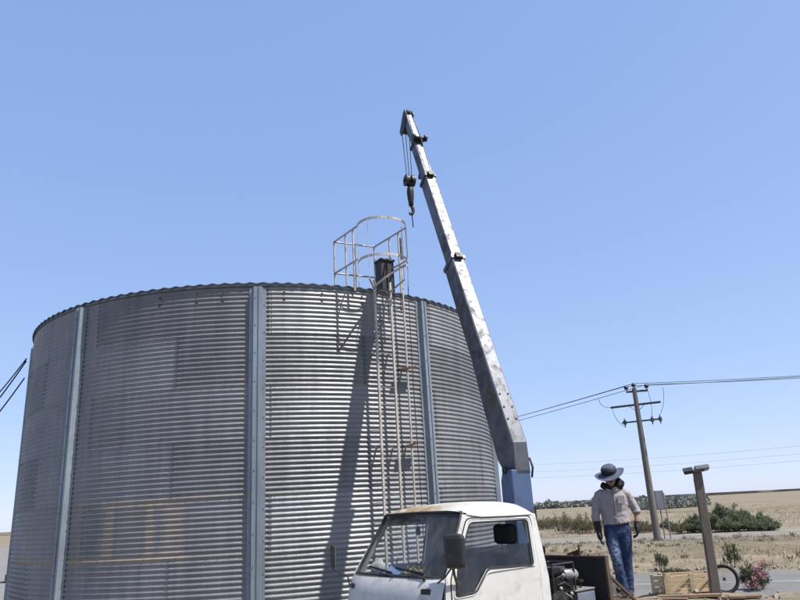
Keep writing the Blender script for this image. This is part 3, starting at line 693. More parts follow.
# square vents, badge plate, grille, lamps, bumper
for v in (.615, -.635):
    uv = fu(1.155)+.10*(abs(v)/.79)**5; tv = .10*5*(abs(v)/.79)**4/.79*(1 if v > 0 else -1); nn = math.hypot(1, tv); vx = ((1/nn, -tv/nn, 0), (tv/nn, 1/nn, 0), (0, 0, 1))
    b = TB(); b.box((uv+.003, v, 1.155), (.010, .055, .026), vx); ve = b.build('air_vent', 'trim', bevel=.004)
    b = TB()
    for k in range(4): b.box((uv-.007, v, 1.138+.012*k), (.003, .045, .002), vx)
    b.build('vent_slats', 'black_plastic', ve)
b = TB(); b.box((-.01, 0, .80), (.02, .42, .05)); b.build('grille', 'black_plastic', bevel=.008)
for v in (-.60, .60):
    b = TB(); b.box((-.012+.02, v, .80), (.03, .13, .075)); hl = b.build('headlight', 'lamp_glass', bevel=.02)
    b = TB(); b.box((.03, v*1.22, .80), (.035, .04, .06)); b.build('turn_signal', 'amber', hl, bevel=.01)
b = TB(); b.box((-.05, 0, .52), (.05, .80, .09)); b.build('bumper', 'black_plastic', bevel=.02)
# mirrors on their arms
b = TB(); b.box((.20, .945, 1.515), (.045, .110, .155), ((.96, -.28, 0), (.28, .96, 0), (0, 0, 1)))
mr_ = b.build('door_mirror', 'black_plastic', bevel=.042)
b = TB(); b.box((.246, .932, 1.515), (.003, .085, .132), ((.96, -.28, 0), (.28, .96, 0), (0, 0, 1))); b.build('mirror_glass', 'mirror_glass', mr_)
b = TB(); b.tube([(.21, .89, 1.38), (.25, .86, 1.30), (.32, .815, 1.20)], .014, 6); b.tube([(.20, .89, 1.37), (.15, .84, 1.29), (.12, .76, 1.235)], .009, 6); b.build('mirror_arm', 'black_plastic', mr_)
b = TB(); b.box((.06, -.985, 1.46), (.020, .045, .120), ((.94, .34, 0), (-.34, .94, 0), (0, 0, 1)))
mr_ = b.build('passenger_mirror', 'black_plastic', bevel=.018)
b = TB(); b.box((.083, -.977, 1.46), (.003, .035, .105), ((.94, .34, 0), (-.34, .94, 0), (0, 0, 1))); b.build('mirror_glass', 'mirror_glass', mr_)
b = TB(); b.tube([(.06, -1.02, 1.37), (.06, -.98, 1.32), (.08, -.86, 1.265), (.12, -.78, 1.25), (.14, -.76, 1.12)], .009, 6); b.build('mirror_arm', 'black_plastic', mr_)
# chassis, wheels, bed
b = TB()
for v in (-.36, .36): b.box((2.2, v, .50), (2.1, .035, .07))
for u in (.4, 1.3, 2.2, 3.1, 4.0): b.box((u, 0, .50), (.04, .33, .045))
b.build('chassis', 'black_steel')
def wheel(u, v, dual=False):
    b = TB(); r = .31; prof = [(.20, -.085), (.29, -.09), (.31, -.07), (.31, .07), (.29, .09), (.20, .085)]
    n = 28; vs = []; fs = []
    for k in range(n):
        a = 2*math.pi*k/n
        for (rr, y) in prof: vs.append((u+rr*math.cos(a), v+y, .31+rr*math.sin(a)))
    m_ = len(prof)
    for k in range(n):
        for i in range(m_): fs.append((k*m_+i, k*m_+(i+1) % m_, ((k+1) % n)*m_+(i+1) % m_, ((k+1) % n)*m_+i))
    b.add(vs, fs); ty = b.build('wheel', 'rubber', smooth=rad(40))
    b = TB(); b.cyl((u, v-.05, .31), (u, v+.05, .31), .198, n=24); b.cyl((u, v-.08, .31), (u, v+.08, .31), .07, n=12); b.build('rim', 'engine_grey', ty, smooth=rad(40))
for u, v in ((.62, .68), (.62, -.68), (3.2, .70), (3.2, -.70)): wheel(u, v)
for k in range(8):
    b = TB(); b.box((2.78, -.70+k*.20, .645), (1.10, .097, .02)); b.build('bed_board', 'old_board', bevel=.004)
b = TB()
for u in (1.8, 2.4, 3.0, 3.7): b.box((u, 0, .588), (.04, .76, .035))
b.build('bed_bearers', 'black_steel')
# bulkhead plate behind the engine bay, with rusty rim and hook
b = TB(); b.box((2.62, 0, .965), (.012, .82, .30)); bk = b.build('bulkhead', 'black_steel', bevel=.004)
b = TB(); b.box((2.62, .832, .97), (.028, .014, .315)); b.box((2.62, 0, 1.272), (.022, .82, .010)); b.build('rim_angle', 'rusty_edge', bk)
b = TB(); b.box((2.65, .40, 1.30), (.02, .05, .030)); b.tube([(2.65, .43, 1.30), (2.65, .44, 1.36), (2.66, .435, 1.40)], .014, 6); b.tube([(2.65, .42, 1.33), (2.68, .30, 1.30), (2.70, .22, 1.285)], .018, 6); b.build('rusty_hook', 'rust', bk)
# sloping side brace with expanded metal below it
b = TB(); b.beam((2.65, .80, 1.09), (3.14, .80, .73), .028, .028); br = b.build('side_brace', 'rusty_edge')
b = TB(); n = 0
for i in range(20):
    u0 = 2.64+i*.025; top = 1.09-(u0-2.65)*.735
    z = .66
    while z < top-.02:
        b.beam((u0, .80, z), (u0+.025, .80, z+.02), .008, .004); b.beam((u0+.025, .80, z+.02), (u0, .80, z+.04), .008, .004); z += .04
tag(b.build('expanded_metal', 'rusty_edge', br), kind='stuff')
b = TB(); b.sphere((2.80, .815, .90), .032, 10, 6); b.build('chain_eye', 'grease', br)
b = TB(); b.tube([(1.70, .62, 1.05), (1.72, .66, 1.25), (1.73, .70, 1.40), (1.71, .72, 1.44), (1.68, .73, 1.45)], .013, 8); b.build('breather_hose', 'rubber', smooth=True)

# things lying on the dashboard
def crumple(c, r, seed, squash=.6):
    rg = np.random.default_rng(seed); b = MB(); ph = rg.uniform(0, 6, 8)
    def fn(i, j):
        a, q = math.pi*i, 2*math.pi*j
        k = 1+.22*math.sin(3*q+ph[0])*math.sin(a*2+ph[1])+.16*math.sin(5*q+ph[2])*math.sin(a*4+ph[3])
        return (c[0]+r[0]*k*math.sin(a)*math.cos(q), c[1]+r[1]*k*math.sin(a)*math.sin(q), c[2]+r[2]*k*math.cos(a))
    b.grid(fn, 13, 19); return b
p = tw(.30, -.43, 1.325); o = crumple(p, (.075, .06, .08), 3).build('crumpled_cloth', 'paper', smooth=True); tag(o, 'crumpled white cloth lying on the truck dashboard behind the windshield', 'cloth')
b = MB(); p = tw(.32, -.22, 1.275)
for k in range(3):
    q = rad(20+25*k); b.box(p+np.array([.02*k, .01*k, .016*k]), (.12, .075, .004), ((math.cos(q), math.sin(q), .25), (-math.sin(q), math.cos(q), .25), (0, -.3, 1)))
tag(b.build('paper_sheets', 'blue_paper'), 'blue and white papers spread on the truck dashboard', 'papers')
b = MB(); p = tw(.36, .12, 1.245)
for k in range(700):
    o_ = np.array([RNG.normal(0, .05), RNG.normal(0, .045), abs(RNG.normal(0, .035))]); d_ = RNG.normal(size=3); d_ /= np.linalg.norm(d_)
    x = np.cross(d_, [0, 0, 1.]); x /= np.linalg.norm(x)+1e-9; c = p+o_; L_ = .026
    b.add([c-x*.010, c+x*.010, c+x*.008+d_*L_, c-x*.008+d_*L_], [(0, 1, 2, 3)])
tag(b.build('dried_flowers', 'dry_flower', weld=False), 'bunch of dried yellow flowers on the truck dashboard', 'dried flowers')

# ------------------------------------------------------------------ small engine standing between cab and bulkhead
en = thing('pump_engine', 'greasy small diesel engine with pale air filter between cab and black bulkhead', 'engine', loc_of(tw(2.15, .5, .67)), TRZ)
class EB(MB):
    def build(s, name, m, parent=en, **k):
        s.v = [(-(p[0]-2.15), p[1]-.5, p[2]-.67) for p in s.v]; return MB.build(s, name, m, parent, **k)
b = EB(); b.box((2.00, .55, .90), (.16, .15, .21)); b.build('block', 'engine_dark', bevel=.015)
for k in range(6):
    b = EB(); b.box((2.00, .55, .96+.026*k), (.17, .165, .006)); b.build('cooling_fin', 'engine_dark')
b = EB(); b.box((1.98, .55, 1.17), (.12, .11, .045)); b.build('rocker_cover', 'engine_dark', bevel=.012)
b = EB()
for s in (-1, 1):
    for u in (1.80, 2.16): b.cyl((u, .55+s*.17, .67), (u, .55+s*.17, 1.25), .012, n=6)
    b.cyl((1.80, .55+s*.17, 1.25), (2.16, .55+s*.17, 1.25), .012, n=6)
for u in (1.80, 2.16): b.cyl((u, .38, 1.25), (u, .72, 1.25), .012, n=6)
b.build('guard_frame', 'black_steel')
b = EB(); c0, c1 = np.array([2.03, .66, 1.135]), np.array([2.24, .68, 1.115])
b.tube([c0, c0+(c1-c0)*.06, c0+(c1-c0)*.86, c1], [.050, .058, .060, .042], 20); b.build('air_filter', 'engine_grey', smooth=rad(40))
b = EB(); b.tube([(2.02, .66, 1.11), (2.04, .66, 1.05), (2.06, .64, .98)], .022, 8); b.build('intake_pipe', 'engine_grey', smooth=True)
b = EB(); b.box((2.32, .60, .86), (.17, .13, .085)); tk = b.build('fuel_tank', 'tank_blue', bevel=.03)
b = EB(); b.box((2.30, .60, .952), (.175, .14, .008)); b.build('tank_lid', 'engine_grey', tk, bevel=.004)
b = EB(); b.cyl((2.37, .62, .955), (2.37, .62, 1.02), .014, n=8); b.cyl((2.37, .62, 1.02), (2.37, .62, 1.045), .042, n=14); b.build('filler_cap', 'engine_dark', tk, smooth=rad(40))
b = EB(); b.cyl((1.86, .72, .86), (1.86, .75, .86), .13, n=24); b.cyl((1.86, .75, .86), (1.86, .765, .86), .05, n=14); b.build('flywheel', 'engine_dark', smooth=rad(40))
for k, (z, v) in enumerate(((.92, .71), (1.03, .71), (.83, .70), (1.10, .70))):
    b = EB(); b.tube([(1.84, v, z), (1.95, v+.03, z+.03), (2.05, v+.02, z-.02), (2.14, v-.03, z-.06)], .011, 6); b.build('hose', 'rubber' if k % 2 else 'engine_grey', smooth=True)
for (u, v, z) in ((1.90, .73, 1.00), (2.08, .72, .93), (1.96, .73, 1.13)):
    b = EB(); b.sphere((u, v, z), .024, 8, 5); b.build('fitting', 'engine_grey', smooth=True)
b = EB(); b.box((2.15, .5, .676), (.36, .26, .012)); b.build('base_frame', 'black_steel')

# ================================================================== CRANE
def sec_pt(a, b_, t): return a+(b_-a)*t
T0 = at_r(520, 442, 8.78); T1 = at_r(409, 111, 11.4)
BD = (T1-T0)/np.linalg.norm(T1-T0); BL = np.linalg.norm(T1-T0)
BS = np.cross(BD, [0, 0, 1.]); BS /= np.linalg.norm(BS)             # to the boom's right
BN = np.cross(BS, BD)                                                # top normal
hd = np.array([BD[0], BD[1], 0]); hd /= np.linalg.norm(hd)
crp = tw(2.13, 0, .67)
crane = thing('truck_crane', 'telescopic crane with blue column and scuffed grey boom reaching over the silo', 'crane', loc_of(crp))
def cw_(b, name, m, parent=crane, **k): b.v = [tuple(np.array(p)-crp) for p in b.v]; return b.build(name, m, parent, **k)
# column: square, turned with the boom, stands on a base plate
CT = T0+hd*.15-BS*.03; CX, CY = CT[0]-BS[0]*0, CT[1]
hz = (hd, BS, (0, 0, 1))
def colpt(x, y, z): return np.array([CX, CY, 0])+hd*x+BS*y+np.array([0, 0, z])
b = MB(); b.box(colpt(0, 0, .70), (.34, .34, .03), hz); b.tube([colpt(0, 0, .73), colpt(0, 0, 1.02)], .26, 28); cw_(b, 'slew_base', 'grease', smooth=rad(40))
zc = T0[2]-.33
b = MB(); prof = [(-.15, 1.02), (.19, 1.02), (.165, 1.5), (.15, zc-.12), (.09, zc), (-.15, zc)]
b.prism(prof, lambda x, z, d: colpt(x, d, z), -.132, .132); col = cw_(b, 'column', 'crane_blue', bevel=.012)
for s in (-1, 1):      # heads of the boom pin
    b = MB(); b.cyl(colpt(0, s*.11, zc-.0), colpt(0, s*.158, zc-.0), .045, n=16); cw_(b, 'pivot_pin', 'grease', col, smooth=rad(40))
# control levers and hoses on the right of the column
b = MB()
for k in range(4):
    b.tube([colpt(-.02+.03*k, .17, 1.50), colpt(-.02+.03*k, .20+.01*k, 1.68), colpt(.0+.03*k, .19, 1.86-.04*k), colpt(.03*k, .155, 1.98-.05*k)], .011, 6)
cw_(b, 'hydraulic_hoses', 'rubber', smooth=True)
b = MB(); b.box(colpt(.02, .20, 1.78), (.05, .03, .10), hz); cw_(b, 'valve_block', 'grease', bevel=.008)
b = MB(); b.tube([colpt(-.1, .175, zc-.10), colpt(-.12, .19, zc+.02), colpt(-.08, .18, zc+.14)], .014, 6); cw_(b, 'boom_hose', 'rubber', smooth=True)
# boom: nested box sections
def bp(s, n, y): return T0+BD*s+BN*n+BS*y
WID = [(.20, .33), (.17, .25), (.145, .20), (.12, .165)]
CUT = [0., BL*.455, BL*.735, BL*.875, BL]
for i, (w, h) in enumerate(WID):
    s0 = CUT[i]-(.4 if i else .0); s1 = CUT[i+1]; top = -.012*i
    if i == 0:
        d0 = np.array([0, 0, -1.]); rd = np.array([d0@BD, d0@BN]); rd /= rd[1]*-1                # rear end cut straight down
        rb = (rd[0]*.16, -.16)
        prof = [(s0, top), (s1, top), (s1, top-h), (1.6, top-h-.03), (.75, top-h-.11), (.0, top-.48), (-.15, top-.43), rb]
        b = MB(); b.prism(prof, lambda x, n, d: bp(x, n, d), -w/2, w/2); bo_ = cw_(b, 'boom_section', 'boom_paint', bevel=.012)
        root_boom = bo_
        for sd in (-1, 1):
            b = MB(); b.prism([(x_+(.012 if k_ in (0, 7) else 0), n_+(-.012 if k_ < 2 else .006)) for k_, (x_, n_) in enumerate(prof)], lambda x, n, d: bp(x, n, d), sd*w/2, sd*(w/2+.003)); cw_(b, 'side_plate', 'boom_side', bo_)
    else:
        b = MB(); b.prism([(s0, top), (s1, top), (s1, top-h), (s0, top-h)], lambda x, n, d: bp(x, n, d), -w/2, w/2); bo_ = cw_(b, 'boom_section', 'boom_inner', bevel=.008)
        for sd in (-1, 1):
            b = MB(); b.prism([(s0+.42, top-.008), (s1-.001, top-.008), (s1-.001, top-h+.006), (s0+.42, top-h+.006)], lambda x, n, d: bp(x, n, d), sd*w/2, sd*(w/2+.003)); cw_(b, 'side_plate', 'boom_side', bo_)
    if i < 3:      # collar at the mouth of each section
        b = MB(); outer = [(-w/2-.018, .018), (w/2+.018, .018), (w/2+.018, -h-.018), (-w/2-.018, -h-.018)]; inner = [(-w/2+.002, -.003), (w/2-.002, -.003), (w/2-.002, -h+.003), (-w/2+.002, -h+.003)]
        b.ring(outer, inner, lambda y, n, d: bp(s1-.05+d, n+top, y), 0, .07); cw_(b, 'collar', 'grease' if i else 'boom_paint', bo_)
        b = MB(); b.box(bp(s1-.02, top+.035, 0), (.05, w*.28, .028), (BD, BS, BN)); cw_(b, 'wear_pad', 'grease', bo_)
for (s, n_) in ((.34, .012), (.52, .012), (.72, .012)):
    for y in (-.06, .06):
        b = MB(); b.cyl(bp(s, 0, y), bp(s, .012, y), .014, n=8); cw_(b, 'bolt', 'grease', root_boom)
b = MB(); b.prism([(.62, -.14), (.95, -.10), (.93, -.22), (.64, -.27)], lambda x, n, d: bp(x, n, d), -.1035, -.106); cw_(b, 'worn_decal', 'yellow_decal', root_boom)
# rope guide rollers on the top of the third section
s = CUT[3]-.03
b = MB(); b.cyl(bp(s, .055, -.11), bp(s, .055, .11), .028, n=12)
for y in (-.11, .11): b.cyl(bp(s, .055, y-.022), bp(s, .055, y+.022), .062, n=16)
for y in (-.05, .05): b.box(bp(s, .02, y), (.03, .008, .035), (BD, BS, BN))
cw_(b, 'rope_guide', 'grease', smooth=rad(40))
b = MB(); s = CUT[2]+.28
b.cyl(bp(s, -.30, -.05), bp(s, -.30, .05), .045, n=14); b.box(bp(s, -.27, 0), (.04, .06, .02), (BD, BS, BN)); cw_(b, 'lower_roller', 'grease', smooth=rad(40))
# head with sheaves
hw_, hh = WID[3]
b = MB()
for y in (-.072, .072): b.prism([(BL-.10, .0), (BL+.06, -.01), (BL+.07, -.10), (BL-.10, -.44), (BL-.24, -.42), (BL-.26, -.22)], lambda x, n, d: bp(x, n, d), y-.008, y+.008)
head = cw_(b, 'boom_head', 'grease')
for (ss, nn, rr) in ((BL-.14, -.34, .085), (BL+.0, -.06, .07)):
    b = MB(); b.cyl(bp(ss, nn, -.03), bp(ss, nn, .03), rr, n=20); cw_(b, 'sheave', 'grease', head, smooth=rad(40))
b = MB(); b.tube([bp(CUT[2]-.05, .04, 0), bp(CUT[3]-.03, .09, 0), bp(BL, .02, 0)], .007, 6); cw_(b, 'winch_rope', 'steel_rope')
# hook block hanging on its rope falls
HK = at_r(407, 181, math.hypot(*bp(BL-.14, -.34, 0)[:2]))
sh = bp(BL-.14, -.34, 0)
HX = np.array([sh[0]+.02, sh[1], HK[2]])
for k, (o1, o2) in enumerate(((-.075, -.05), (.0, .0), (.075, .05))):
    b = MB(); b.cyl(sh+BS*o1, HX+BS*o2+np.array([0, 0, .08]), .008, n=6); cw_(b, 'rope_fall', 'steel_rope')
b = MB()
for y in (-.055, .055): b.cyl(HX+BS*(y-.035), HX+BS*(y+.035), .11, n=20)
b.cyl(HX-BS*.12, HX+BS*.12, .03, n=10); hkb = cw_(b, 'hook_block', 'grease', smooth=rad(40))
b = MB(); dn = lambda z: HX+np.array([0, 0, -z])
b.tube([dn(.10), dn(.16), dn(.24), dn(.36), dn(.44), dn(.52)], [.03, .06, .07, .062, .052, .045], 10)
b.tube([dn(.50), dn(.57)+BS*.028, dn(.63)+BS*.034, dn(.69)+BS*.005, dn(.69)-BS*.035, dn(.655)-BS*.05], [.032, .032, .032, .03, .024, .012], 10)
cw_(b, 'hook', 'grease', hkb, smooth=True)
b = MB(); b.tube([dn(.70), dn(.80)+BS*.01, dn(.95)+BS*.012], .012, 6); cw_(b, 'sling_end', 'steel_rope', hkb)

# ================================================================== PERSON on the truck bed
PP = np.array([2.77, 9.80, .668])
person = thing('person', 'person in pale shirt, blue jeans, wide-brimmed hat and dark gloves standing on truck bed', 'person', loc_of(PP), -rad(13)); person.scale = (.965, .965, .965)
def loft(b, rings, n=16):
    """rings: (centre, rx, ry[, axis]) joined into one closed skin; rx along the local side, ry along the local depth"""
    vs = []; N = len(rings); P = [np.array(r[0], float) for r in rings]
    for i, r in enumerate(rings):
        t = P[min(i+1, N-1)]-P[max(i-1, 0)]; t /= np.linalg.norm(t)+1e-9
        x = np.array([1., 0, 0]); x = x-t*(x@t)
        if np.linalg.norm(x) < .2: x = np.array([0, 1., 0])-t*t[1]
        x /= np.linalg.norm(x); y = np.cross(t, x)
        for k in range(n):
            q = 2*math.pi*k/n; vs.append(P[i]+r[1]*math.cos(q)*x+r[2]*math.sin(q)*y)
    fs = [(i*n+k, i*n+(k+1) % n, (i+1)*n+(k+1) % n, (i+1)*n+k) for i in range(N-1) for k in range(n)]
    fs += [tuple(range(n-1, -1, -1)), tuple((N-1)*n+k for k in range(n))]
    b.add(vs, fs)
def fuse(b, name, m, parent, vox=.012, smooth=6, wrinkle=0., wscale=.06, loc=None):
    """voxel-fuse overlapping lofts into one continuous skin, with optional cloth wrinkles"""
    me = b.mesh(name+'_src'); fixn(me); o = bpy.data.objects.new(name+'_src', me); COL.objects.link(o)
    r = o.modifiers.new('r', 'REMESH'); r.mode = 'VOXEL'; r.voxel_size = vox
    s = o.modifiers.new('s', 'SMOOTH'); s.iterations = smooth; s.factor = .5
    if wrinkle:
        tx = bpy.data.textures.new('wrinkle', 'CLOUDS'); tx.noise_scale = wscale; tx.noise_depth = 3
        d = o.modifiers.new('d', 'DISPLACE'); d.texture = tx; d.strength = wrinkle; d.mid_level = .5; d.texture_coords = 'LOCAL'
    dg = bpy.context.evaluated_depsgraph_get(); dg.update(); ev = o.evaluated_get(dg); out = bpy.data.meshes.new_from_object(ev)
    bpy.data.objects.remove(o); out.name = name
    return link(name, out, m, parent, smooth=True, weld=False)
def arm_r(): return [((-.185, .0, 1.375), .052, .052), ((-.235, .015, 1.23), .044, .044), ((-.262, .005, 1.09), .038, .038), ((-.262, -.035, .96), .034, .034), ((-.252, -.06, .86), .027, .030)]
def arm_l(): return [((.185, .0, 1.375), .052, .052), ((.245, .03, 1.24), .044, .044), ((.285, .03, 1.11), .038, .038), ((.285, -.01, 1.01), .033, .033), ((.272, -.04, .92), .027, .030)]
LEGR = [((-.085, 0, .86), .085, .09), ((-.080, -.025, .66), .070, .075), ((-.058, -.055, .47), .052, .058), ((-.040, -.030, .28), .045, .05), ((-.030, -.005, .09), .034, .038)]
LEGL = [((.085, .01, .86), .085, .09), ((.080, .02, .66), .070, .075), ((.072, .03, .47), .052, .058), ((.062, .05, .28), .045, .05), ((.055, .06, .09), .034, .038)]
b = MB()
loft(b, [((0, 0, .84), .14, .10), ((0, 0, .95), .145, .10), ((0, 0, 1.12), .14, .10), ((0, -.01, 1.28), .165, .11), ((0, -.02, 1.39), .15, .085), ((0, -.035, 1.44), .06, .06), ((0, -.055, 1.50), .052, .058)])
loft(b, [((0, -.075, 1.475), .035, .04), ((0, -.10, 1.50), .058, .072), ((0, -.092, 1.55), .073, .092), ((0, -.075, 1.61), .077, .097), ((0, -.06, 1.66), .066, .082), ((0, -.052, 1.69), .03, .04)])
loft(b, [((0, -.185, 1.575), .010, .012), ((0, -.200, 1.548), .014, .016), ((0, -.198, 1.535), .012, .010)])       # nose
for s in (-1, 1): loft(b, [((s*.076, -.075, 1.545), .010, .018), ((s*.082, -.07, 1.575), .012, .022), ((s*.08, -.068, 1.60), .008, .014)])
loft(b, arm_r()); loft(b, arm_l()); loft(b, LEGR); loft(b, LEGL)
body = fuse(b, 'body', 'skin', person, .013, 3)
for s in (-1, 1):
    b = MB(); b.sphere((s*.028, -.178, 1.578), .010, 8, 5); b.build('eye', 'trim', person, smooth=True)
b = MB(); b.box((0, -.178, 1.515), (.022, .006, .004)); b.build('mouth', 'rust', person)
# jeans
b = MB()
loft(b, [((0, 0, 1.01), .165, .118), ((0, 0, .97), .172, .122), ((0, .003, .90), .180, .132), ((0, .005, .83), .178, .132), ((0, .005, .775), .155, .115)])
loft(b, [((-.088, 0, .88), .098, .115), ((-.085, -.015, .76), .096, .108), ((-.080, -.03, .63), .086, .092), ((-.065, -.055, .47), .074, .080), ((-.048, -.03, .30), .068, .072), ((-.036, -.01, .15), .064, .07), ((-.030, -.005, .045), .062, .072)])
loft(b, [((.088, .01, .88), .098, .115), ((.086, .015, .76), .096, .108), ((.082, .02, .63), .086, .092), ((.076, .03, .47), .074, .080), ((.068, .05, .30), .068, .072), ((.06, .06, .15), .064, .07), ((.055, .062, .045), .062, .072)])
def denim_worn():
    m = MATS['denim'].copy(); m.name = 'denim_worn'; nt = m.node_tree; L = nt.links; bs = nt.nodes['Principled BSDF']; src = bs.inputs['Base Color'].links[0].from_socket
    tc = _n(nt, 'ShaderNodeTexCoord'); mp = _n(nt, 'ShaderNodeMapping'); mp.inputs['Location'].default_value = (.085/.085, .14/.12, -.56/.30); mp.inputs['Scale'].default_value = (1/.085, 1/.12, 1/.30)
    L.new(tc.outputs['Object'], mp.inputs[0]); ln = _n(nt, 'ShaderNodeVectorMath', operation='LENGTH'); L.new(mp.outputs[0], ln.inputs[0])
    mr = _n(nt, 'ShaderNodeMapRange'); mr.inputs[1].default_value = 1.15; mr.inputs[2].default_value = .45; L.new(ln.outputs['Value'], mr.inputs[0])
    no = _n(nt, 'ShaderNodeTexNoise'); no.inputs['Scale'].default_value = 26; no.inputs['Detail'].default_value = 6; L.new(tc.outputs['Object'], no.inputs['Vector'])
    n2 = _n(nt, 'ShaderNodeMapRange'); n2.inputs[1].default_value = .30; n2.inputs[2].default_value = .70; L.new(no.outputs[0], n2.inputs[0])
    q = _n(nt, 'ShaderNodeMath', operation='MULTIPLY'); L.new(mr.outputs[0], q.inputs[0]); L.new(n2.outputs[0], q.inputs[1])
    mx = _n(nt, 'ShaderNodeMix', data_type='RGBA'); L.new(q.outputs[0], mx.inputs['Factor']); L.new(src, mx.inputs['A']); mx.inputs['B'].default_value = (0.184, 0.245, 0.354, 1)
    L.new(mx.outputs['Result'], bs.inputs['Base Color']); MATS['denim_worn'] = m
denim_worn()
jn = fuse(b, 'jeans', 'denim_worn', person, .011, 4, .022, .05)
b = MB(); b.tube([(.176*math.cos(t), .125*math.sin(t), .985) for t in np.linspace(0, 2*math.pi, 30)[:-1]], .014, 6, closed=True); bl = b.build('belt', 'shoe', jn, smooth=True)
b = MB(); b.box((.02, -.145, .985), (.022, .008, .018)); b.build('buckle', 'chrome', jn, bevel=.003)
# shirt: torso and sleeves as one cloth
b = MB()
loft(b, [((.005, 0, .945), .196, .148), ((.003, 0, 1.0), .190, .142), ((0, 0, 1.10), .188, .138), ((0, -.008, 1.22), .202, .140), ((0, -.015, 1.32), .195, .132), ((0, -.02, 1.375), .175, .112), ((0, -.025, 1.405), .14, .10), ((0, -.03, 1.43), .105, .085), ((0, -.038, 1.455), .078, .075)], 24)
loft(b, [((-.12, -.012, 1.39), .055, .07), ((-.19, .0, 1.345), .068, .074), ((-.235, .012, 1.22), .064, .066), ((-.268, .005, 1.08), .060, .060), ((-.266, -.028, .985), .056, .056)])
loft(b, [((.12, -.012, 1.39), .055, .07), ((.192, .003, 1.345), .068, .074), ((.245, .028, 1.22), .065, .067), ((.290, .028, 1.12), .061, .061), ((.292, .012, 1.07), .060, .060)])
sh_ = fuse(b, 'shirt', 'shirt', person, .011, 4, .030, .075)
b = MB()
for s in (-1, 1): b.prism([(0, 0), (.075, .035), (.085, -.02), (.02, -.055)], lambda x, y, d, s=s: (s*x+0, -.120-d+.35*y, 1.425+y), 0, .006)
b.build('collar', 'shirt', sh_)
b = MB(); b.beam((.008, -.155, 1.39), (.010, -.162, .95), .028, .006, up=(1, 0, 0)); b.build('placket', 'shirt', sh_)
b = MB(); b.box((.10, -.150, 1.27), (.048, .005, .055), ((1, .15, 0), (-.15, 1, 0), (0, 0, 1))); b.build('pocket', 'shirt', sh_, bevel=.003)
# gloves with five fingers each
def glove(wr, dirn, side, name, forearm=None, curl=.25):
    b = MB(); d = np.array(dirn, float); d /= np.linalg.norm(d); wr = np.array(wr, float)
    x = np.array([0., 1, 0])*1.0; x = x-d*(x@d); x /= np.linalg.norm(x)             # across the palm (front to back)
    nrm = np.cross(d, x)*side                                                        # palm normal towards the body
    if forearm is not None: loft(b, [(np.array(q), r, r) for q, r, _ in forearm])
    loft(b, [(wr, .036, .040), (wr+d*.04, .040, .050), (wr+d*.085, .036, .052), (wr+d*.105, .028, .048)])
    for k, (o, l) in enumerate(((-.032, .075), (-.011, .085), (.011, .08), (.031, .062))):
        p0 = wr+d*.09+x*o; p1 = p0+d*l*.5+nrm*curl*.01; p2 = p1+d*l*.35+nrm*curl*.05; p3 = p2+d*l*.2+nrm*curl*.06
        loft(b, [(p0, .0135, .0135), (p1, .0135, .0135), (p2, .012, .012), (p3, .009, .009)], 8)
    p0 = wr+d*.025-x*.032; loft(b, [(p0, .014, .014), (p0+d*.03-x*.025, .013, .013), (p0+d*.065-x*.034+nrm*.01, .010, .010), (p0+d*.085-x*.034+nrm*.015, .007, .007)], 8)
    return fuse(b, name, 'glove', person, .006, 2)
glove((-.252, -.062, .855), (.07, -.10, -1), 1, 'glove', [((-.266, -.015, 1.00), .048, .048), ((-.262, -.035, .95), .047, .047), ((-.252, -.062, .85), .042, .042)])
glove((.272, -.042, .925), (-.03, -.12, -1), -1, 'glove', [((.275, -.030, .965), .040, .040), ((.272, -.042, .92), .036, .036)], .6)
# shoes
for q in ((-.03, -.03), (.055, .035)):
    b = MB(); loft(b, [((q[0], q[1]+.10, .035), .03, .03), ((q[0], q[1]+.05, .045), .042, .045), ((q[0], q[1]-.03, .042), .045, .042), ((q[0], q[1]-.11, .032), .046, .03), ((q[0], q[1]-.165, .024), .032, .02)]); fuse(b, 'shoe', 'shoe', person, .008, 2)
# hair and scarf, hat
b = MB(); loft(b, [((-.10, -.055, 1.455), .02, .03), ((-.09, -.09, 1.455), .045, .045), ((0, -.095, 1.405), .04, .035), ((.085, -.09, 1.455), .05, .05), ((.125, -.06, 1.49), .065, .07), ((.10, .02, 1.50), .06, .06), ((0, .06, 1.49), .07, .06), ((-.09, .02, 1.48), .05, .05), ((-.12, -.04, 1.46), .04, .045)], 10)
loft(b, [((.09, -.05, 1.56), .035, .05), ((.115, -.045, 1.52), .05, .06), ((.125, -.05, 1.46), .045, .05)], 10)
fuse(b, 'scarf', 'scarf', person, .011, 3, .03, .05)
b = MB(); loft(b, [((0, .01, 1.50), .06, .04), ((0, -.01, 1.56), .083, .075), ((0, -.035, 1.63), .085, .085), ((0, -.04, 1.68), .06, .06)], 14); fuse(b, 'hair', 'scarf', person, .010, 2)
hatE = Matrix.Translation((0, -.080, 1.632)) @ Matrix.Rotation(rad(20), 4, 'X') @ Matrix.Rotation(-rad(11), 4, 'Y')
def lathe(prof, n=40, wave=0.):
    b = MB(); vs = []
    for k in range(n):
        q = 2*math.pi*k/n
        for r, z in prof:
            zz = z+wave*math.cos(2*q)*max(0, (r-.10)/.10); vs.append(tuple(hatE @ Vector((r*math.cos(q), r*1.08*math.sin(q), zz))))
    m_ = len(prof); b.add(vs, [(k*m_+i, ((k+1) % n)*m_+i, ((k+1) % n)*m_+i+1, k*m_+i+1) for k in range(n) for i in range(m_-1)]); return b
hat = lathe([(.088, .0), (.105, -.004), (.15, -.012), (.195, -.016), (.208, -.010), (.210, -.004), (.195, -.008), (.15, -.004), (.108, .006), (.102, .02), (.099, .07), (.090, .105), (.070, .122), (.03, .124), (.001, .118)], 44, .018).build('hat', 'hat_cloth', person, smooth=True)
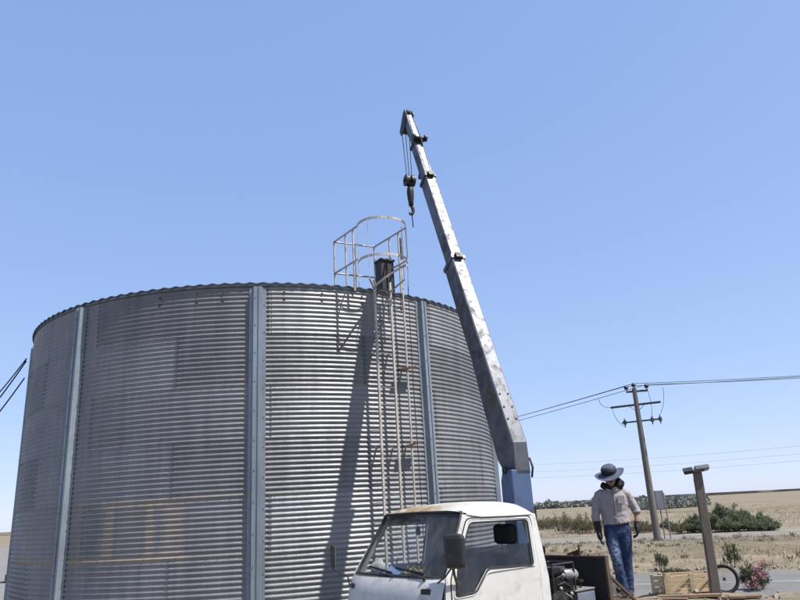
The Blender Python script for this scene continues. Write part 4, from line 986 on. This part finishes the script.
lathe([(.105, .008), (.109, .012), (.1070, .078), (.1000, .082)], 44).build('hat_band', 'hat_band', hat, smooth=True)

# ================================================================== FOLIAGE
def leaf_cloud(name, pts, size, m, parent, narrow=.45, up=.25, seed=1):
    rg = np.random.default_rng(seed); n = len(pts); d = rg.normal(size=(n, 3)); d[:, 2] += up*2; d /= np.linalg.norm(d, axis=1)[:, None]
    x = np.cross(d, rg.normal(size=(n, 3))); x /= np.linalg.norm(x, axis=1)[:, None]
    L = (size*(.6+.8*rg.random(n)))[:, None]; w = L*narrow*.5
    P = np.asarray(pts)
    V = np.stack([P-x*w*.4, P+d*L*.5-x*w, P+d*L, P+d*L*.5+x*w], 1).reshape(-1, 3)
    me = bpy.data.meshes.new(name); me.vertices.add(4*n); me.vertices.foreach_set('co', V.astype(np.float32).ravel())
    me.loops.add(4*n); me.loops.foreach_set('vertex_index', np.arange(4*n, dtype=np.int32)); me.polygons.add(n)
    me.polygons.foreach_set('loop_start', np.arange(0, 4*n, 4, dtype=np.int32)); me.update(); me.validate()
    o = bpy.data.objects.new(name, me); COL.objects.link(o); me.materials.append(MATS[m]); o.parent = parent; return o
def bush(name, label, cat, loc, rx, ry, h, n, leaf, m, seed, group=None, nstem=9, nspray=60, narrow=.35, spread=.07, upright=.6, bare=.25):
    """stems fan out from the base to an uneven dome; leaves sit along the outer part of each stem and its twigs"""
    rg = np.random.default_rng(seed); t = thing(name, label, cat, loc_of(loc), 0, group)
    ph = rg.uniform(0, 6.3, 4); P = []; tips = []
    for k in range(nspray):
        a = rg.uniform(0, 2*math.pi); q = math.sqrt(rg.random())
        hh = h*(1-.62*q**2.2)*(.62+.38*rg.random())*(.86+.16*math.sin(2*a+ph[0])+.10*math.sin(5*a+ph[1]))
        tip = np.array([rx*q*math.cos(a), ry*q*math.sin(a), hh]); base = tip*np.array([.30, .30, 0])
        mid_ = (base+tip)/2+np.array([0, 0, .12*h])+rg.normal(size=3)*.05*h; tips.append((base, mid_, tip))
        c = int(n/nspray*(.4+1.2*rg.random())); u = bare+(1.04-bare)*rg.random(c)**.8
        pts = ((1-u)**2)[:, None]*base+(2*u*(1-u))[:, None]*mid_+(u**2)[:, None]*tip
        w = (spread*(1.5-u))[:, None]*np.array([rx, ry, h*.8])
        P.append(pts+rg.normal(size=(c, 3))*w)
    P = np.concatenate(P); P[:, 2] = np.abs(P[:, 2])+.01
    leaf_cloud('crown', P, leaf, m, t, narrow, upright, seed+5)
    b = MB()
    for base, mid_, tip in tips[:max(nstem, nspray//2)]:
        b.tube([base+[0, 0, -.03], mid_*.5+(base+tip)*.25, tip], [max(.006, h*.010), max(.004, h*.006), .002], 4, cap=False)
    b.build('stems', 'bark', t); return t
BR_ = at_z(742, 533, 0)
for i, (px, py, rx, h, n, lab) in enumerate((
    (737, 533, 1.35, 1.30, 26000, 'tallest dark green bush of the thicket beyond the far road'),
    (705, 534, .95, .95, 14000, 'dark green bush at the left end of the thicket behind the wooden post'),
    (764, 532, 1.0, .95, 13000, 'dark green bush on the right slope of the thicket beyond the far road'),
    (780, 532, .65, .55, 6000, 'lowest greyish bush at the right end of the thicket'))):
    p = at_z(px, py, 0)+np.array([.3, 1.6, 0]); p[2] = terr(p[0], p[1])
    bush('thicket_bush', lab, 'bush', p, rx, rx*.8, h, n, .11, 'tamarisk_leaf', 20+i, 'bushes of the green thicket', 12, 90, .30, .085, .9)
p = at_z(667, 528, 0); bush('round_bush', 'small round dark bush beside the signboard post', 'bush', (p[0], p[1], terr(p[0], p[1])), .55, .5, .62, 4000, .09, 'tamarisk_leaf', 41)
SCR = [(548, 532, 0.99, 1.01), (562, 533, 0.99, 1.35), (574, 534, 0.99, 1.55), (585, 534, 0.88, 1.28), (596, 534, 0.88, 1.08), (642, 534, 0.77, 0.81), (650, 533, 0.66, 0.61), (684, 535, 0.55, 0.61), (540, 531, 0.88, 0.94)]
SL = ['pale olive scrub bush nearest to the cab but one, beyond the far road', 'pale olive scrub bush left of the tallest one, beyond the far road', 'tallest pale olive scrub bush left of the person', 'pale olive scrub bush right of the tallest one, left of the person', 'pale olive scrub bush just behind the person', 'low pale scrub bush left of the utility pole', 'lowest pale scrub bush at the foot of the utility pole', 'low pale scrub bush left of the green thicket', 'pale olive scrub bush nearest to the truck cab']
for i, (px, py, rx, h) in enumerate(SCR):
    p = at_z(px, py, 0)+np.array([.2, 1.2, 0]); bush('scrub_bush', SL[i], 'bush', (p[0], p[1], terr(p[0], p[1])), rx, .7, h, 3600, .09, 'scrub_leaf', 60+i, 'dry scrub beyond the far road', 7, 46, .22, .09, .9)
for i, (px, py, h, w, lab) in enumerate(((662, 571, .60, .24, 'small green shrub on the roadside behind the wooden crate'), (733, 568, .72, .22, 'small upright green shrub between post and pink oleander'))):
    p = at_z(px, py, 0); bush('roadside_shrub', lab, 'shrub', (p[0], p[1], terr(p[0], p[1])), w, w, h, 650, .075, 'oleander_leaf', 80+i, 'small shrubs beside the near road', 7, 20, .24, .10, .9)
p = at_z(757, 590, 0); ol = bush('oleander', 'pink flowering oleander bush beside the near road', 'bush', p, .31, .28, .54, 1500, .08, 'oleander_leaf', 90, None, 12, 30, .22, .10, .8)
rg = np.random.default_rng(5)
for k in range(15):
    q = rg.uniform(-1, 1, 3); c = np.array([-.10+.24*q[0], -.20+.14*q[1], .12+.44*rg.random()]) if k > 3 else np.array([-.17+.10*q[0], -.26, .08+.10*rg.random()])
    fh = leaf_cloud('flower_head', c+rg.normal(size=(20, 3))*.030, .042, 'petal', ol, .9, .3, 200+k); fh['kind'] = 'stuff'
p = at_z(676, 577, 0); bush('grey_weed', 'pale grey-green weed heap behind the wooden crate', 'weed', p, .42, .25, .18, 900, .08, 'scrub_leaf', 95, None, 5, 24, .3, .12)
# dry grass tufts on the verge, uncountable
pts = []
for k in range(14000):
    s = RNG.uniform(-8, 16); d = .35+14*RNG.random()**1.2
    if RNG.random() < .45+.5*math.sin(s*.9+d*1.3)*math.sin(d*1.1+2):
        q = RF+s*RE+d*RN; pts.append((q[0], q[1], terr(q[0], q[1])))
gt = bpy.data.objects.new('grass_root', None)
g = leaf_cloud('dry_grass', np.array(pts), .10, 'dry_grass', None, .12, 1.2, 7); tag(g, 'short dry straw grass on the verge between the two roads', 'grass', kind='stuff')
pts = []
for k in range(16000):
    s = RNG.uniform(-30, 60); d = 21+60*RNG.random()**1.6; q = RF+s*RE+d*RN; pts.append((q[0], q[1], terr(q[0], q[1])))
g = leaf_cloud('field_grass', np.array(pts), .20, 'dry_grass', None, .14, 1.2, 8); tag(g, 'dry straw field grass beyond the far road', 'grass', kind='stuff')
pts = []
for k in range(520):
    s, d = (RNG.uniform(-8, 16), .3+14*RNG.random()) if k < 300 else (RNG.uniform(-25, 50), 21+45*RNG.random()**1.5)
    q = RF+s*RE+d*RN; sz = .04+.10*RNG.random()
    for j in range(26): pts.append((q[0]+RNG.normal()*sz, q[1]+RNG.normal()*sz, terr(q[0], q[1])+abs(RNG.normal())*sz*.5))
g = leaf_cloud('verge_weeds', np.array(pts), .11, 'scrub_leaf', None, .2, .9, 12); tag(g, 'scattered small weed tufts on the dry ground beside the roads', 'weeds', kind='stuff')
sb = MB()
for k in range(900):
    s = RNG.uniform(-8, 16); d = RNG.choice([RNG.uniform(.05, 1.0), RNG.uniform(.3, 14), RNG.uniform(-6.5, -3.9)]); q = RF+s*RE+d*RN; r = .012+.035*RNG.random()**2
    u = RNG.normal(size=(3, 3)); u = np.linalg.qr(u)[0]; sb.box((q[0], q[1], terr(q[0], q[1])+r*.3+.008), (r*1.2, r, r*.7), tuple(u))
tag(sb.build('scattered_stones', 'stone', weld=False), 'small stones and clods scattered along the road edges', 'stones', kind='stuff')
# line of far trees on the horizon, one dark mass
pts = []
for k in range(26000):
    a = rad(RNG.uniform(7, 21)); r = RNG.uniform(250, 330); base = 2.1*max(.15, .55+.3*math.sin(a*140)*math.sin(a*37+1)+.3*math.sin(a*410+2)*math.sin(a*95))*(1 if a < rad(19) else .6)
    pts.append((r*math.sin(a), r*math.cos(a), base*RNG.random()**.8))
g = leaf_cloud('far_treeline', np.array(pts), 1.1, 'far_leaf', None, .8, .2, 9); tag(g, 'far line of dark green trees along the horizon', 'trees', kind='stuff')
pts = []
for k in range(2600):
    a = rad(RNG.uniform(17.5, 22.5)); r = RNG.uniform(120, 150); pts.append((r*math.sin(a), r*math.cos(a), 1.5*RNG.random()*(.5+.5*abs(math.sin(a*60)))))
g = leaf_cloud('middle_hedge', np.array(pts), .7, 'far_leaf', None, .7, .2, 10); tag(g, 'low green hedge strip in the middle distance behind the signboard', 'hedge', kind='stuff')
# low ridge on the right horizon
b = MB(); b.grid(lambda i, j: (900*math.sin(rad(-35+75*j)) , 900*math.cos(rad(-35+75*j)), (3.6+2.2*math.sin(j*9)*math.sin(j*4.3))*i-.3), 2, 80)
b.grid(lambda i, j: ((900+300*i)*math.sin(rad(-35+75*j)), (900+300*i)*math.cos(rad(-35+75*j)), 3.3+2.2*math.sin(j*9)*math.sin(j*4.3)-1.5*i), 2, 80)
struct(b.build('far_ridge', 'ground_dirt', smooth=True))

# ================================================================== UTILITY POLE, WIRES, SIGN
PB = at_z(658, 541, 0); PB[2] = terr(PB[0], PB[1]); PH = 6.95
up_ = thing('utility_pole', 'weathered utility pole with three crossarms and dark insulators beyond the truck', 'utility pole', loc_of(PB))
b = MB(); b.tube([(0, 0, -.1), (0, 0, PH*.5), (0, 0, PH)], [.17, .14, .10], 14); b.build('shaft', 'pole_wood', up_, smooth=rad(40))
def dirn(az): return np.array([math.sin(rad(az)), math.cos(rad(az)), 0])
a1, a2 = dirn(100), dirn(118)
def arm(z, d, l0, l1, w=.09):
    b = MB(); b.beam(d*l0+[0, 0, z]-a2*0, d*l1+[0, 0, z], w, w); return b.build('crossarm', 'arm_steel', up_)
arm(PH-.16, a1, -.38, .62); arm(PH-.80, a2, -1.22, 1.10); arm(PH-1.58, a2, -.80, 1.02, .07)
def insul(p, hang=False):
    b = MB(); p = np.array(p); s = -1 if hang else 1
    b.tube([p, p+[0, 0, s*.06], p+[0, 0, s*.07], p+[0, 0, s*.17], p+[0, 0, s*.22], p+[0, 0, s*.25]], [.03, .03, .09, .11, .08, .03], 12); b.build('insulator', 'insulator', up_, smooth=rad(40))
TOPS = [a1*-.36+[0, 0, PH-.10], np.array([0, 0, PH]), a1*.58+[0, 0, PH-.10]]
for p in TOPS: insul(p)
FUSE = [a2*-.66, a2*.60, a2*.96]
for d in FUSE:
    b = MB(); q = np.array([0, 0, PH-1.58])
    b.tube([d+q+[0, 0, .20], d+q+[0, 0, .10], d+q+[0, 0, .09], d+q, d+q+[0, 0, -.09], d+q+[0, 0, -.10], d+q+[0, 0, -.22]], [.02, .03, .075, .085, .075, .03, .02], 10); b.build('fuse_cutout', 'arm_steel', up_, smooth=rad(40))
for s in (-.35, .35):
    b = MB(); b.beam(a2*s+[0, 0, PH-.84], [0, 0, PH-1.15], .03, .02); b.build('arm_brace', 'arm_steel', up_)
def wire_pts(a, e, sag, n=24): 
    out = []
    for k in range(n+1):
        t = k/n; p = a*(1-t)+e*t; p = p.copy(); p[2] -= sag*4*t*(1-t); out.append(p)
    return out
for k, (p0, p1) in enumerate(((a2*-1.15+[0, 0, PH-.78], FUSE[0]+[0, 0, PH-1.80]), (TOPS[2]+a1*.75+[0, 0, .02], FUSE[2]+[0, 0, PH-1.40]), (TOPS[2]+[0, 0, .1], FUSE[1]+[0, 0, PH-1.40]), (TOPS[0]-a1*1.35+[0, 0, -.30], a2*-1.2+[0, 0, PH-.80]))):
    p0 = np.array(p0); p1 = np.array(p1); md = (p0+p1)/2+a2*(.15 if k in (1, 2) else -.22)-np.array([0, 0, .2])
    b = MB(); b.tube([(1-t)**2*p0+2*t*(1-t)*md+t*t*p1 for t in np.linspace(0, 1, 14)], .011, 5); b.build('jumper_wire', 'trim', up_)
WN = ['left', 'topmost', 'right']
for k, tp in enumerate(TOPS):
    a = PB+tp+[0, 0, .22]
    eL = np.array([-42+1.0*k, 78+1.0*k, 6.9]); eR = np.array([47., 17.5+k*1.3, 7.0])
    b = MB(); b.tube(wire_pts(a, eL, 2.0), .014, 5); tag(b.build('power_line', 'trim'), 'overhead wire running left from the %s insulator of the utility pole' % WN[k], 'wire', 'wires of the utility pole')
    b = MB(); b.tube(wire_pts(a, eR, .75), .014, 5); tag(b.build('power_line', 'trim'), 'overhead wire running right from the %s insulator of the utility pole' % WN[k], 'wire', 'wires of the utility pole')
for k, (y0, y1) in enumerate(((462, 446), (469, 454), (475, 461))):
    a = at_r(500, y0+4, 95); e = at_r(860, y1-6, 80); b = MB(); b.tube(wire_pts(a, e, .35), .009, 4)
    tag(b.build('distant_wire', 'far_asphalt'), ('highest', 'middle', 'lowest')[k]+' of three faint distant wires low over the horizon', 'wire', 'distant wires')

SP = at_z(668, 540, 0)+np.array([.1, .6, 0]); SP[2] = terr(SP[0], SP[1])
sg = thing('signboard', 'pale blank signboard seen from behind on thin posts beside the utility pole', 'sign', loc_of(SP), rad(-24))
zt = 2.18
b = MB(); b.box((-.14, 0, zt-.42), (.36, .012, .42)); bd = b.build('board', 'sign_white', sg, bevel=.004)
for x in (-.14, .20): 
    b = MB(); b.beam((x, -.03, zt-.84), (x, -.03, zt+.01), .03, .03, up=(1, 0, 0)); b.build('stiffening_bar', 'sign_post', bd)
b = MB(); b.box((-.14, -.028, zt-.845), (.40, .02, .02)); b.build('lower_bar', 'sign_post', bd)
for x in (-.02, .24):
    b = MB(); b.cyl((x, .035, -.1), (x, .035, zt-.1), .028, n=10); b.build('post', 'sign_post', sg, smooth=rad(40))

# ================================================================== POST, CRATE, BOARDS, TYRE at the roadside
Q = at_z(717, 599, 0)
po = thing('lamp_post', 'weathered square post with two small floodlights on its top at the roadside', 'post', loc_of(Q), rad(-14))
PHt = 2.34
b = MB(); lean = np.array([.05, 0, 0])
vs = []
for i, z in enumerate(np.linspace(-.05, PHt, 8)):
    w = .088-.012*z/PHt; t = z/PHt
    for sx_, sy_ in ((-1, -1), (1, -1), (1, 1), (-1, 1)): vs.append((lean[0]*t+sx_*w+random.uniform(-.004, .004), sy_*w+random.uniform(-.004, .004), z))
b.add(vs, [(i*4+k, i*4+(k+1) % 4, i*4+4+(k+1) % 4, i*4+4+k) for i in range(7) for k in range(4)]+[(3, 2, 1, 0), (28, 29, 30, 31)]); b.build('shaft', 'post_wood', po, bevel=.012)
b = MB(); b.box((.09+lean[0], -.02, PHt+.06), (.135, .11, .045), ((.99, 0, .08), (0, .97, -.2), (-.08, .2, .97))); f1 = b.build('floodlight', 'lamp_housing', po, bevel=.015)
b = MB(); b.box((-.17+lean[0], -.06, PHt+.02), (.095, .09, .038), ((.98, 0, .10), (0, .9, .4), (-.1, -.4, .9))); f2 = b.build('floodlight', 'black_plastic', po, bevel=.012)
b = MB(); b.box((lean[0], 0, PHt+.005), (.13, .13, .012)); b.build('cap_plate', 'arm_steel', po)
b = MB(); b.tube([(-.05, -.096, 2.2), (-.055, -.098, 1.3), (-.05, -.104, .9), (-.07, -.108, .3)], .008, 5); b.build('lamp_cable', 'trim', po)

# crate: end face to the left, long side towards the camera
K = at_z(668, 597, 0)
cr = thing('wooden_crate', 'open slatted crate of raw yellow wood lying beside the lamp post', 'crate', loc_of(K+np.array([0, 0, .05])), rad(-4))
LX, LY, LZ = .92, .48, .36
def plank(name, c, h, parent=cr, rot=0., m='crate_wood'):
    b = MB(); ax = None
    if rot: ax = ((math.cos(rot), 0, math.sin(rot)), (0, 1, 0), (-math.sin(rot), 0, math.cos(rot)))
    b.box((0, 0, 0), h, ax); o = b.build(name, m, parent, bevel=.004); o.location = c; return o
for k in range(4): plank('slat', (LX/2+.02+(.05 if k == 3 else 0), -.012, .05+k*.087), (LX/2, .010, .037), rot=rad((.6, -.8, .5, 2.2)[k]))
for k in range(4): plank('slat', (LX/2+.02, LY, .05+k*.087), (LX/2, .010, .037))
for k in range(5): plank('slat', (.0, .04+k*.105, LZ/2), (.011, .042, LZ/2))
for k in range(5): plank('slat', (LX+.03, .04+k*.105, LZ/2), (.011, .042, LZ/2))
for x in (.055, .50, LX-.02): plank('batten', (x, -.036, LZ/2), (.045, .012, LZ/2+.01))
plank('brace', (.275, -.0365, LZ/2), (.22, .011, .032), rot=rad(38))
plank('brace', (.70, -.0365, LZ/2), (.20, .011, .032), rot=rad(40))
for k in range(4): plank('floor_board', (LX/2+.02, .06+k*.125, .012), (LX/2-.02, .055, .011))
# end block that juts out on the left
for k in range(3): plank('end_slat', (-.13, -.03+k*.004, .085+k*.115), (.12, .05, .038))
plank('end_post', (-.265, -.03, .20), (.02, .055, .175)); plank('end_post', (-.018, -.095, .19), (.045, .02, .215))
for k, (x, y, l, rz) in enumerate(((690, 601, .55, 3), (722, 599.5, .40, -8), (745, 599, .28, 6), (668, 603, .35, -14))):
    p = at_z(x, y, .03); b = MB(); b.box((0, 0, .02), (l, .07, .02)); o = b.build('loose_board', 'old_board', bevel=.004); o.location = loc_of((p[0], p[1], terr(p[0], p[1])+.012+.004*k)); o.rotation_euler = (0, 0, rad(rz-15))
    tag(o, ('brown board lying flat in front of the wooden crate', 'brown board lying at the foot of the lamp post', 'short brown board lying right of the lamp post', 'brown board lying flat left of the wooden crate')[k], 'board', 'loose boards by the crate')
# old bicycle tyre leaning behind the post
p = at_z(727, 594, 0); ty = thing('bicycle_wheel', 'old black bicycle wheel standing behind the lamp post', 'wheel', loc_of(p), rad(-20))
b = MB(); b.tube([(.25*math.cos(t), .04*math.sin(t), .275+.25*math.sin(t)) for t in np.linspace(0, 2*math.pi, 40)[:-1]], .026, 8, closed=True); b.build('tyre', 'rubber', ty, smooth=True)
b = MB(); b.tube([(.218*math.cos(t), .036*math.sin(t), .275+.218*math.sin(t)) for t in np.linspace(0, 2*math.pi, 40)[:-1]], .012, 6, closed=True); b.build('rim', 'rubber', ty, smooth=True)
b = MB()
for k in range(24):
    t = 2*math.pi*k/24; b.cyl((.02*math.cos(t+1), 0, .275+.02*math.sin(t+1)), (.212*math.cos(t), .035*math.sin(t), .275+.212*math.sin(t)), .0013, n=4)
b.cyl((0, -.04, .275), (0, .04, .275), .025, n=10); b.build('spokes', 'trim', ty)
# left of the silo: short dark marker post with a box
p = at_z(6, 583, 0); mk = thing('meter_post', 'short dark post with a box far left of the silo', 'post', loc_of(p))
b = MB(); b.cyl((.05, 0, 0), (.05, 0, .62), .05, n=10); b.build('post', 'black_steel', mk, smooth=rad(40))
b = MB(); b.box((.12, 0, .18), (.14, .10, .14)); b.build('box', 'black_plastic', mk, bevel=.01)
b = MB(); b.box((-.22, .05, .03), (.12, .09, .03)); b.build('foot_block', 'arm_steel', mk, bevel=.01)
